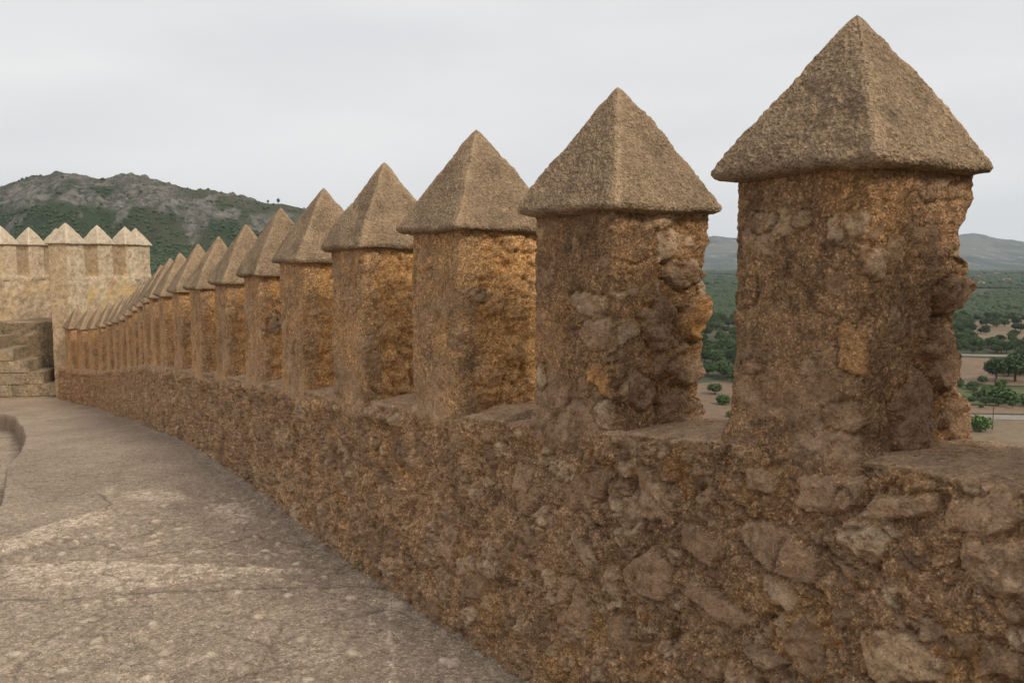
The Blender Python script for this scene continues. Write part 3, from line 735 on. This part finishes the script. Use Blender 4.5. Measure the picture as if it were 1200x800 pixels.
# castle hill under the wall
def flat_mat(name, cols, scales, bumpd=0):
    m, n, b = newmat(name); g = G(n)
    c = g.mix(g.ramp(g.noise(scales[0], 4, .6), [(.4, 0.), (.6, 1.)]), cols[0], cols[1])
    if len(cols) > 2: c = g.mix(g.ramp(g.noise(scales[1], 5, .65), [(.45, 0.), (.6, 1.)]), c, cols[2])
    c = g.mix(1., c, g.ramp(g.noise(scales[-1], 4, .7), [(.3, .75), (.5, 1.), (.7, 1.2)]), 'MULTIPLY')
    n.links.new(c, b.inputs['Base Color'])
    if bumpd: n.links.new(g.bump(g.noise(scales[-1], 4, .7), bumpd), b.inputs['Normal'])
    return m
M_scrub = flat_mat('dry_scrub_ground', [(.07, .085, .035), (.16, .13, .08), (.05, .07, .03)], [.01, .03, .2], .3)
M_plain = flat_mat('plain_soil', [(.035, .05, .024), (.10, .085, .05), (.05, .062, .028)], [.0022, .006, .03])
M_field = flat_mat('ploughed_field', [(.205, .138, .09), (.175, .118, .075)], [.02, .3])
M_field2 = flat_mat('dry_grass_field', [(.165, .122, .075), (.20, .15, .095)], [.02, .3])
M_green = flat_mat('scrub_green_field', [(.085, .095, .04), (.13, .12, .06)], [.03, .3])
M_road = flat_mat('pale_road', [(.22, .195, .165), (.26, .225, .19)], [.05, .5])

def polysheet(name, pts, z, mat, kind='structure'):
    me = bpy.data.meshes.new(name); me.from_pydata([(x, y, z) for x, y in pts], [], [list(range(len(pts)))]); me.update()
    o = link(name, me, mat); tag(o, kind=kind); return o
S = 24000
polysheet('plain', [(-S, -S), (S, -S), (S, S), (-S, S)], -EYE_H, M_plain)
def fieldpx(name, px, z, mat): polysheet(name, [plain_hit(x, y, EYE_H-z) for x, y in px], -EYE_H+z, mat)
fieldpx('field', [(1080, 449), (1260, 453), (1260, 424), (1190, 421), (1080, 417)], .12, M_field)
fieldpx('field', [(1060, 560), (1300, 560), (1300, 494), (1060, 489)], .12, M_field2)
fieldpx('field', [(1060, 483), (1300, 486), (1300, 478), (1060, 472)], .12, M_field)
fieldpx('field', [(1080, 474), (1300, 477), (1300, 455), (1080, 452)], .12, M_green)
fieldpx('field', [(1120, 398), (1210, 400), (1210, 374), (1150, 372)], .12, M_field2)
fieldpx('field', [(780, 560), (885, 560), (880, 455), (850, 446), (790, 452)], .12, M_field)
fieldpx('field', [(640, 452), (780, 452), (785, 400), (660, 396)], .12, M_field2)
fieldpx('field', [(1400, 500), (1700, 510), (1650, 430), (1350, 424)], .12, M_field)
fieldpx('field', [(300, 480), (620, 500), (620, 420), (380, 415)], .12, M_field2)
fieldpx('road', [(1060, 489), (1300, 494), (1300, 488), (1060, 484)], .2, M_road)
fieldpx('road', [(1080, 415.5), (1300, 421), (1300, 418.5), (1080, 413.5)], .2, M_road)

# castle hill
def castle_hill():
    n = 90; x = np.linspace(-220, 160, n); y = np.linspace(-160, 200, n); X, Y = np.meshgrid(x, y, indexing='ij')
    t, d = near_t(X.ravel(), Y.ravel()); dist = np.maximum(np.maximum(-d-.6, 0), np.maximum(Y.ravel()-27, 0)*1.0)
    Z = -7-dist*.55; Z = np.maximum(Z, -EYE_H-3)
    back = np.hypot(X.ravel()+15, Y.ravel()); Z = np.minimum(Z, -7-np.maximum(back-45, 0)*.5); Z = np.maximum(Z, -EYE_H-3)
    P = np.stack([X.ravel(), Y.ravel(), Z], 1); P[:, 2] += 1.5*fbm(P, .06, 3, 5)-.8
    o = link('castle_hill', npmesh('castle_hill', P, gridF(n, n, flip=True)), M_scrub); tag(o, kind='structure')
castle_hill()

# the rocky hill at the left
def hill_mat():
    m, n, b = newmat('hill_rock_and_maquis'); g = G(n); at = g.attr('mk')
    green = g.mix(g.ramp(g.noise(.018, 5, .65), [(.4, 0.), (.62, 1.)]), (.030, .047, .020), (.055, .078, .030))
    dry = g.mix(g.ramp(g.noise(.05, 4, .6), [(.4, 0.), (.6, 1.)]), (.075, .075, .042), (.12, .105, .065))
    rock = g.mix(g.ramp(g.noise(.06, 5, .7), [(.35, 0.), (.62, 1.)]), (.105, .095, .082), (.30, .275, .24))
    c = g.mix(at[1], green, dry); c = g.mix(g.math('MULTIPLY', at[0], g.ramp(g.noise(.07, 7, .8), [(.42, .05), (.52, 1.)])), c, rock)
    n.links.new(c, b.inputs['Base Color']); n.links.new(g.bump(g.noise(.09, 6, .8), 9.), b.inputs['Normal']); return m
M_hill = hill_mat()
SKX = [-2100, -1500, -900, -400, -200, -60, 0, 45, 60, 75, 100, 130, 160, 190, 215, 235, 250, 290, 330, 355, 400, 450, 520, 620, 760]
SKY = [340, 338, 322, 300, 262, 240, 228, 208, 209, 204, 208, 212, 207, 214, 221, 225, 223, 234, 241, 246, 256, 266, 280, 293, 304]
def hill_height(k, z):
    """k = x/z, z metres forward"""
    px = 600+1000*k*1.0; crest = np.interp(px, SKX, SKY); H = (305-crest)/1000*1450*1.0+EYE_H
    q = (z-850)/(1450-850)
    f = np.where(q < 0, 0, np.where(q < 1, .22*q+.30*q*q+.0*q, 0))
    cl = sst(.60, .86, q+.06*np.sin(k*9)+.03*np.sin(k*31))
    f = np.clip(q, 0, 1)*.50*(1-0)+.34*cl+.16*np.clip(q, 0, 1)**2
    bk = np.clip((z-1450)/900, 0, 1)
    f = np.where(q >= 1, 1-sst(0, 1, bk), f)
    return H*f, q
def build_hill():
    ks = np.concatenate([np.linspace(-2.6, -1.06, 120), np.linspace(-1.05, .18, 620)]); zs = np.concatenate([np.linspace(840, 1500, 220), np.linspace(1510, 2350, 40)])
    K, Z = np.meshgrid(ks, zs, indexing='ij'); K = K.ravel(); Z = Z.ravel(); Hh, q = hill_height(K, Z)
    X = K*Z; B = np.stack([X, Z, np.zeros_like(X)], 1)
    amp = np.clip(Hh/80, 0, 1)
    crag = np.abs(fbm(B, .011, 4, 3)); crag2 = fbm(B, .03, 4, 8, .6)
    Hc = (305-np.interp(600+1000*K, SKX, SKY))/1000*1450+EYE_H; fr = Hh/Hc; right = sst(190, 260, 600+1000*K)
    str_ = fbm(B*np.array([1, .35, 1]), .016, 4, 30, .6)
    rk = sst(.70, .78, fr+.16*fbm(B, .006, 3, 20)+.05*right)*sst(1.0-.10*right, .94-.10*right, fr+.1*fbm(B, .01, 2, 23))*sst(-.34, .0, str_+.10)*(q < 1)
    rk = np.maximum(rk, .9*sst(.26, .34, str_)*sst(.3, .5, fr))
    h = Hh+amp*(10*(.25-crag)*sst(0, .9, q)*np.where(q > .93, .45, 1)+(4+11*rk)*crag2*1.)+amp*6*np.abs(fbm(B, .022, 4, 77, .6))*sst(.85, 1., q)
    dry = sst(.74, .95, q+.1*fbm(B, .01, 3, 40))*.9
    dry = np.maximum(dry, .55*sst(.05, .3, fbm(B, .007, 3, 44))*(q > .4))
    P = np.stack([X, Z, h-EYE_H-1], 1)
    o = link('hill', npmesh('hill', P, gridF(len(ks), len(zs), flip=True), True, np.stack([rk, dry, rk*0], 1)), M_hill); tag(o, kind='structure')
    return ks, zs, P.reshape(len(ks), len(zs), 3), rk.reshape(len(ks), len(zs))
hk, hz, hillP, hillR = build_hill()

# distant ranges behind the plain
def ranges():
    m, n, b = newmat('distant_mountain'); g = G(n)
    c = g.mix(g.ramp(g.noise(.002, 6, .7), [(.42, 0.), (.6, 1.)]), (.035, .055, .04), (.13, .125, .105))
    c = g.mix(g.ramp(g.noise(.008, 3, .7), [(.60, 0.), (.68, 1.)]), c, (.26, .24, .21))
    n.links.new(c, b.inputs['Base Color'])
    rx = [300, 500, 640, 800, 835, 865, 960, 1040, 1095, 1115, 1135, 1150, 1165, 1185, 1200, 1260, 1340, 1500, 1800, 2300]
    ry = [300, 288, 290, 284, 281, 283, 287, 290, 285, 280, 277, 279, 284, 286, 288, 284, 280, 288, 285, 295]
    ks = np.linspace(-.3, 1.7, 700); zs = np.linspace(5200, 9200, 60)
    K, Z = np.meshgrid(ks, zs, indexing='ij'); K = K.ravel(); Z = Z.ravel()
    H = (308-np.interp(600+1000*K, rx, ry))/1000*6900+EYE_H
    q = (Z-5200)/1700; f = np.where(q < 1, sst(0, 1, np.clip(q, 0, 1))*.55+.45*np.clip(q, 0, 1)**2, 1-sst(0, 1, (Z-6900)/2300))
    B = np.stack([K*Z, Z, 0*Z], 1); h = H*f+f*(45*(.3-np.abs(fbm(B, .0012, 4, 3)))+18*fbm(B, .005, 3, 6))
    P = np.stack([K*Z, Z, h-EYE_H-3], 1)
    o = link('mountain_range', npmesh('mountain_range', P, gridF(len(ks), len(zs), flip=True)), m); tag(o, kind='structure')
ranges()

# ---- foliage
def leaf_mat(name, a, b_):
    m, n, b = newmat(name); g = G(n)
    oi = g.node('ShaderNodeObjectInfo')
    c = g.mix(g.ramp(g.noise(.55, 3, .6), [(.35, 0.), (.65, 1.)]), a, b_)
    c2 = g.mix(1., c, g.ramp(oi.outputs['Random'], [(0., .72), (1., 1.3)]), 'MULTIPLY')
    n.links.new(c2, b.inputs['Base Color']); b.inputs['Roughness'].default_value = .7; return m
M_leafD = leaf_mat('holm_oak_leaves', (.040, .066, .026), (.085, .122, .044))
M_leafM = leaf_mat('olive_leaves', (.055, .080, .036), (.10, .13, .055))
M_leafL = leaf_mat('light_green_leaves', (.07, .12, .035), (.12, .18, .055))
M_bark = flat_mat('bark', [(.10, .075, .05), (.06, .045, .03)], [2, 8])
M_wood = leaf_mat('far_wood_leaves', (.034, .056, .024), (.078, .108, .042))

def crown_np(nclump, rx, rz, cz, leaf, seed, per=10):
    r = np.random.default_rng(seed); V = []; F = []
    lob = r.normal(size=(7, 3)); lob /= np.linalg.norm(lob, axis=1)[:, None]; lob[:, 2] = np.abs(lob[:, 2])*.8-.15
    for c in range(nclump):
        d = r.normal(size=3); d /= np.linalg.norm(d); l = .56+.62*np.max(np.clip(lob@d, 0, 1)**3)*r.uniform(.8, 1.1)
        rad = l*r.uniform(.45, 1)**.5
        p = np.array([d[0]*rx*rad, d[1]*rx*rad, cz+d[2]*rz*rad*(1 if d[2] > 0 else .75)])
        for k in range(per):
            q = p+r.normal(size=3)*leaf*.9; a = r.normal(size=3); a /= np.linalg.norm(a); b = np.cross(a, r.normal(size=3)); b /= np.linalg.norm(b)
            s = leaf*r.uniform(.5, 1.1); i0 = len(V)
            V += [q-a*s, q+b*s*.6, q+a*s, q-b*s*.6]; F.append([i0, i0+1, i0+2, i0+3])
    return np.array(V), np.array(F)
def trunk_np(h, r0, cz, rx, seed):
    r = np.random.default_rng(seed); V = []; F = []
    def tube(p0, p1, a, b, n=7):
        p0 = np.array(p0, float); p1 = np.array(p1, float); d = p1-p0; d /= np.linalg.norm(d); x = np.cross(d, [.3, .9, .1]); x /= np.linalg.norm(x); y = np.cross(d, x); i0 = len(V)
        for p, rr in ((p0, a), ((p0+p1)/2+r.normal(size=3)*.05*h, (a+b)/2), (p1, b)):
            for k in range(n): V.append(p+rr*(x*math.cos(2*math.pi*k/n)+y*math.sin(2*math.pi*k/n)))
        for j in (0, 1):
            for k in range(n): F.append([i0+j*n+k, i0+j*n+(k+1) % n, i0+(j+1)*n+(k+1) % n, i0+(j+1)*n+k])
    tube((0, 0, -.3), (.1, .05, h*.45), r0, r0*.7)
    for k in range(5):
        a = k*1.26+r.uniform(0, .6); tube((.1, .05, h*.42), (math.cos(a)*rx*.55, math.sin(a)*rx*.55, cz+r.uniform(-.1, .3)*h), r0*.5, r0*.15, 5)
    return np.array(V), np.array(F)
PROTO = {}
for nm, (rx, rz, cz, h, mat, sd) in {'a': (3.6, 3.0, 3.9, 6.5, M_leafD, 1), 'b': (3.2, 2.7, 3.6, 6, M_leafM, 2), 'c': (3.0, 3.3, 4.2, 7, M_leafD, 3), 'd': (2.6, 1.9, 1.9, 3.6, M_leafL, 4), 'e': (3.4, 2.5, 3.2, 5.5, M_leafM, 5)}.items():
    V, F = crown_np(230, rx, rz, cz, .42, sd, 9); cm = npmesh('crown', V, F, False); cm.materials.append(mat)
    TV, TF = trunk_np(h, .28, cz, rx, sd); tm = npmesh('trunk', TV, TF); tm.materials.append(M_bark)
    # small version: one mesh of crown and trunk for far copies
    V2, F2 = crown_np(110, rx, rz, cz, .60, sd+20, 7); 
    jm = npmesh('tree', np.concatenate([V2, TV]), np.concatenate([F2, TF+len(V2)]), False); jm.materials.append(mat); jm.materials.append(M_bark)
    mi = np.zeros(len(F2)+len(TF), np.int32); mi[len(F2):] = 1; jm.polygons.foreach_set('material_index', mi)
    PROTO[nm] = (cm, tm, jm)
def tree(name, x, y, s, kind, label, cat, group=None, parts=True, z=-EYE_H, sz=1.):
    cm, tm, jm = PROTO[kind]; rz_ = random.uniform(0, 6.28)
    if parts:
        o = empty(name, (x, y, z)); c = bpy.data.objects.new('crown', cm); C.objects.link(c); c.parent = o
        t = bpy.data.objects.new('trunk', tm); C.objects.link(t); t.parent = o
    else:
        o = bpy.data.objects.new(name, jm); C.objects.link(o); o.location = (x, y, z)
    o.rotation_euler = (0, 0, rz_); o.scale = (s, s*random.uniform(.9, 1.1), s*sz*random.uniform(.85, 1.1))
    tag(o, label, cat, group); return o
# single bushes one can point to
def tpx(name, x, y, wpx, kind, label, cat, sz=1.):
    px, py = plain_hit(x, y); base = {'a': 7.2, 'b': 6.4, 'c': 6, 'd': 5.2, 'e': 6.8}[kind]; s = wpx/1000*py/base
    return tree(name, px, py, s, kind, label, cat, None, True, sz=sz)
tpx('bush', 1148, 506, 26, 'd', 'round green bush in the pale field, right of the nearest merlon foot', 'bush')
tpx('bush', 846, 474, 17, 'd', 'bright green bush at the top of the brown field between the two nearest merlons', 'bush')
tpx('tree', 838, 462, 19, 'e', 'mid green tree just above and left of the bright bush in the merlon gap', 'tree')
tpx('bush', 1176, 472, 34, 'd', 'wide bright green bush above the pale road, right of nearest merlon', 'bush', .8)
tpx('tree', 1190, 447, 40, 'a', 'dark spreading tree at the corner of the brown field by the right edge', 'tree')
tpx('tree', 1165, 448, 24, 'c', 'dark tree left of the spreading tree in the brown field corner', 'tree')
tpx('bush', 856, 489, 10, 'd', 'small bush low in the brown field touching the nearest merlon edge', 'bush')
placed = []
def clear_field(x, y):
    """photo position of a plain point, to keep fields free of trees"""
    k = x/y; v = EYE_H/y*1000*cp_ + 305 - 0
    px = 600+1000*k; return px, v
DLAB = {('a', 0): 'dark round holm oak in the wood seen between the two nearest merlons', ('a', 1): 'dark round tree in the wood right of the nearest merlon'}
cnt = 0; tries = 0
zones = [(.205, .272, 350, 780, 0, 100), (.505, .612, 400, 800, 1, 160), (.505, .61, 315, 378, 2, 38)]
for (k0, k1, z0, z1, zn, want) in zones:
    n = 0; tries = 0
    while n < want and tries < 9000:
        tries += 1; z = math.sqrt(random.uniform(z0**2, z1**2)); k = random.uniform(k0, k1); x = k*z
        px, py = clear_field(x, z)
        if zn == 1 and 415 < py < 456 and not (px > 1150+(456-py)*1.4 and py > 424): continue
        if zn == 1 and 372 < py < 400 and px > 1140 and random.random() < .85: continue
        if zn == 0 and py > 440+ (px-815)*.3: continue
        if any((x-a)**2+(z-b)**2 < (3.2)**2 for a, b in placed): continue
        placed.append((x, z)); n += 1
        kd = random.choice('aacbe' if zn == 0 else ('aacbbe' if zn == 1 else 'ddeb')); s = random.uniform(.7, 1.25)*(.6 if zn == 2 else 1)
        lab = ['%s tree in the wood seen through the gap between the two nearest merlons', '%s tree in the wood on the plain right of the nearest merlon', '%s shrub in the scrub strip beside the pale road at right'][zn] % ('dark green' if kd in 'ac' else 'mid green' if kd in 'be' else 'bright green')
        tree('shrub' if zn == 2 else 'tree', x, z, s, kd, lab, 'shrub' if zn == 2 else 'tree', ['trees in the merlon gap', 'trees right of the nearest merlon', 'shrubs by the pale road'][zn]+(' dark' if kd in 'ac' else ' mid' if kd in 'be' else ' bright'))

def blob_stuff(name, pts, sizes, mat, seed):
    """many crowns as one mass: rough low clumps"""
    bm = bmesh.new(); bmesh.ops.create_icosphere(bm, subdivisions=2, radius=1); base = np.array([v.co[:] for v in bm.verts]); Fb = np.array([[v.index for v in f.verts] for f in bm.faces]); bm.free()
    var = []
    for k in range(6):
        q = base*(1+.55*fbm(base+k*9, 1.6, 3, seed+k)[:, None]); q[:, 2] *= .8; var.append(q)
    n = len(pts); nb = len(base); V = np.zeros((n, nb, 3)); r = np.random.default_rng(seed)
    for i in range(n):
        a = r.uniform(0, 6.28); q = var[i % 6]; c, s = math.cos(a), math.sin(a)
        V[i] = np.stack([q[:, 0]*c-q[:, 1]*s, q[:, 0]*s+q[:, 1]*c, q[:, 2]*r.uniform(.8, 1.2)+.45], 1)*sizes[i]+pts[i]
    F = (Fb[None]+(np.arange(n)*nb)[:, None, None]).reshape(-1, 3)
    o = link(name, npmesh(name, V.reshape(-1, 3), F, False), mat); return o
# far wood on the plain
pts = []; sz = []
while len(pts) < 9500:
    z = random.uniform(0, 1)**1.7*3400+560; k = random.uniform(.02, .95) if random.random() < .45 else random.choice([random.uniform(.19, .29), random.uniform(.49, .64)])
    v = noise(np.array([[k*z, z, 0]]), .0035, 66)[0]+.25*noise(np.array([[k*z, z, 0]]), .012, 67)[0]
    if v < (-.10 if z > 1300 else -.22): continue
    if (.185 < k < .28 or .485 < k < .65) and z < 790: continue
    px, py = clear_field(k*z, z)
    if 1110 < px < 1230 and (374 < py < 398 or 413 < py < 422): continue
    pts.append((k*z, z, -EYE_H)); sz.append(random.uniform(2.2, 4.4)*(1+z/3500))
n0 = 0
while n0 < 1500:
    z = random.uniform(150, 600); k = random.uniform(-.2, 1.6)
    if (.19 < k < .29) or (.47 < k < .66): continue
    if noise(np.array([[k*z, z, 0]]), .008, 68)[0] < .02: continue
    if -220 < k*z < 150 and z < 190: continue
    n0 += 1; pts.append((k*z, z, -EYE_H)); sz.append(random.uniform(1.8, 3.6))
tag(blob_stuff('far_wood', np.array(pts), sz, M_wood, 5), 'distant wood spread over the plain in broken belts', 'wood', kind='stuff')
# maquis on the hillside
pts = []; sz = []
M_maq = leaf_mat('maquis_leaves', (.026, .042, .018), (.055, .080, .030))
while len(pts) < 13000:
    i = random.randrange(210, 690); j = random.randrange(0, 219)
    if hillR[i, j] > .3 and random.random() < .93: continue
    if j > 170 and random.random() < .75: continue
    if j > 208: continue
    p_ = hillP[i, j]; pts.append((p_[0]+random.uniform(-2, 2), p_[1]+random.uniform(-2, 2), p_[2]-.6)); sz.append(random.uniform(1.2, 2.9))
tag(blob_stuff('hillside_maquis', np.array(pts), sz, M_maq, 15), 'dense green maquis covering the lower slope of the rocky hill', 'maquis', kind='stuff')
# two lone pines on the ridge
for px, nm in ((318, 'left of the two tiny pines on the hill ridge'), (328, 'right of the two tiny pines on the hill ridge')):
    k = (px-600)/1000; ii = int(np.argmin(np.abs(hk-k))); jj = int(np.argmax(hillP[ii, :, 2]/hillP[ii, :, 1])); q = hillP[ii, jj]
    tree('pine_tree', q[0], q[1], 1.0 if px == 328 else .7, 'c', nm, 'tree', None, False, z=q[2]-.5, sz=1.2)

# farmhouses on the plain
M_hw = flat_mat('house_render', [(.62, .56, .47), (.5, .44, .36)], [.1, .5]); M_hr = flat_mat('house_roof_tiles', [(.33, .17, .10), (.26, .13, .08)], [.3, 2]); M_win = flat_mat('house_window', [(.03, .03, .035), (.04, .04, .05)], [1, 2])
def box(name, x0, x1, y0, y1, z0, z1, mat, parent):
    me = bpy.data.meshes.new(name)
    me.from_pydata([(x0, y0, z0), (x1, y0, z0), (x1, y1, z0), (x0, y1, z0), (x0, y0, z1), (x1, y0, z1), (x1, y1, z1), (x0, y1, z1)], [], [(0, 3, 2, 1), (4, 5, 6, 7), (0, 1, 5, 4), (1, 2, 6, 5), (2, 3, 7, 6), (3, 0, 4, 7)]); return link(name, me, mat, parent)
for k, (px, py, s, lab) in enumerate([(1131, 331, 1., 'pale farmhouse nearest the merlon edge on the far plain'), (1146, 326, 1.2, 'pale farmhouse right of the first on the far plain'), (1150, 333, .9, 'small pale farmhouse lowest on the far plain'),
        (1168, 322, 1.1, 'pale house in the middle of the far village strip'), (1180, 330, 1., 'pale farmhouse towards the right edge of the far plain'), (1190, 319, 1.2, 'farthest pale house near the right edge'), (1197, 326, 1., 'pale house cut by the right edge of the photo')]):
    x, y = plain_hit(px, py); h = empty('farmhouse', (x, y, -EYE_H)); h.rotation_euler = (0, 0, k*.7); tag(h, lab, 'house', 'pale houses on the far plain')
    W, D, Hh = 9*s, 6*s, 5.5*s
    box('wall', -W, W, -D, D, 0, Hh, M_hw, h)
    me = bpy.data.meshes.new('roof'); me.from_pydata([(-W-.4, -D-.5, Hh+.01), (W+.4, -D-.5, Hh+.01), (W+.4, D+.5, Hh+.01), (-W-.4, D+.5, Hh+.01), (-W-.4, 0, Hh+2.6), (W+.4, 0, Hh+2.6)], [], [(0, 1, 5, 4), (2, 3, 4, 5), (1, 2, 5), (3, 0, 4), (0, 3, 2, 1)]); link('roof', me, M_hr, h)
    for q in (-.55, 0, .55): box('window', q*W-.7, q*W+.7, -D-.06, -D+.1, 1.8, 3.3, M_win, h)
# utility pole by the road
x, y = plain_hit(1163, 503); up = empty('utility_pole', (x, y, -EYE_H)); tag(up, 'thin wooden utility pole beside the pale road at right', 'pole')
box('post', -.09, .09, -.09, .09, 0, 7.5, M_bark, up); box('crossarm', -.7, .7, -.15, -.095, 6.9, 7.0, M_bark, up)

# weeds at the wall foot
M_weed = leaf_mat('weed_leaves', (.07, .12, .035), (.12, .17, .05))
for k, (px, py, s, lab) in enumerate([(356, 603, .07, 'small green weed at the foot of the parapet, farther along the walkway'), (425, 668, .055, 'small green weed growing from the parapet foot, nearer the camera')]):
    x, y = ground_hit(px, py); t, _ = near_t([x], [y])
    V, F = crown_np(16, s, s*.8, s*.5, s*.22, 90+k, 6)
    o = link('weed', npmesh('weed', V, F, False), M_weed); o.location = (x, y, float(groundZ(t[0]))+.005); tag(o, lab, 'weed')

# ================================================================ haze
hz_ = 10500
me = bpy.data.meshes.new('haze')
x0, x1, y0, y1, za, zb = -11000, 16500, -3000, 9400, -EYE_H-4, 620
me.from_pydata([(x0, y0, za), (x1, y0, za), (x1, y1, za), (x0, y1, za), (x0, y0, zb), (x1, y0, zb), (x1, y1, zb), (x0, y1, zb)], [], [(0, 3, 2, 1), (4, 5, 6, 7), (0, 1, 5, 4), (1, 2, 6, 5), (2, 3, 7, 6), (3, 0, 4, 7)])
hm = bpy.data.materials.new('haze_air'); hm.use_nodes = True; hn = hm.node_tree; hn.nodes.clear()
ho = hn.nodes.new('ShaderNodeOutputMaterial'); pv = hn.nodes.new('ShaderNodeVolumePrincipled')
pv.inputs['Color'].default_value = (.74, .85, 1, 1); pv.inputs['Density'].default_value = 4.8e-5; pv.inputs['Anisotropy'].default_value = .2
hn.links.new(pv.outputs[0], ho.inputs['Volume'])
h = link('haze', me, hm); tag(h, 'thin pale haze filling the air over the plain', 'haze', kind='stuff')
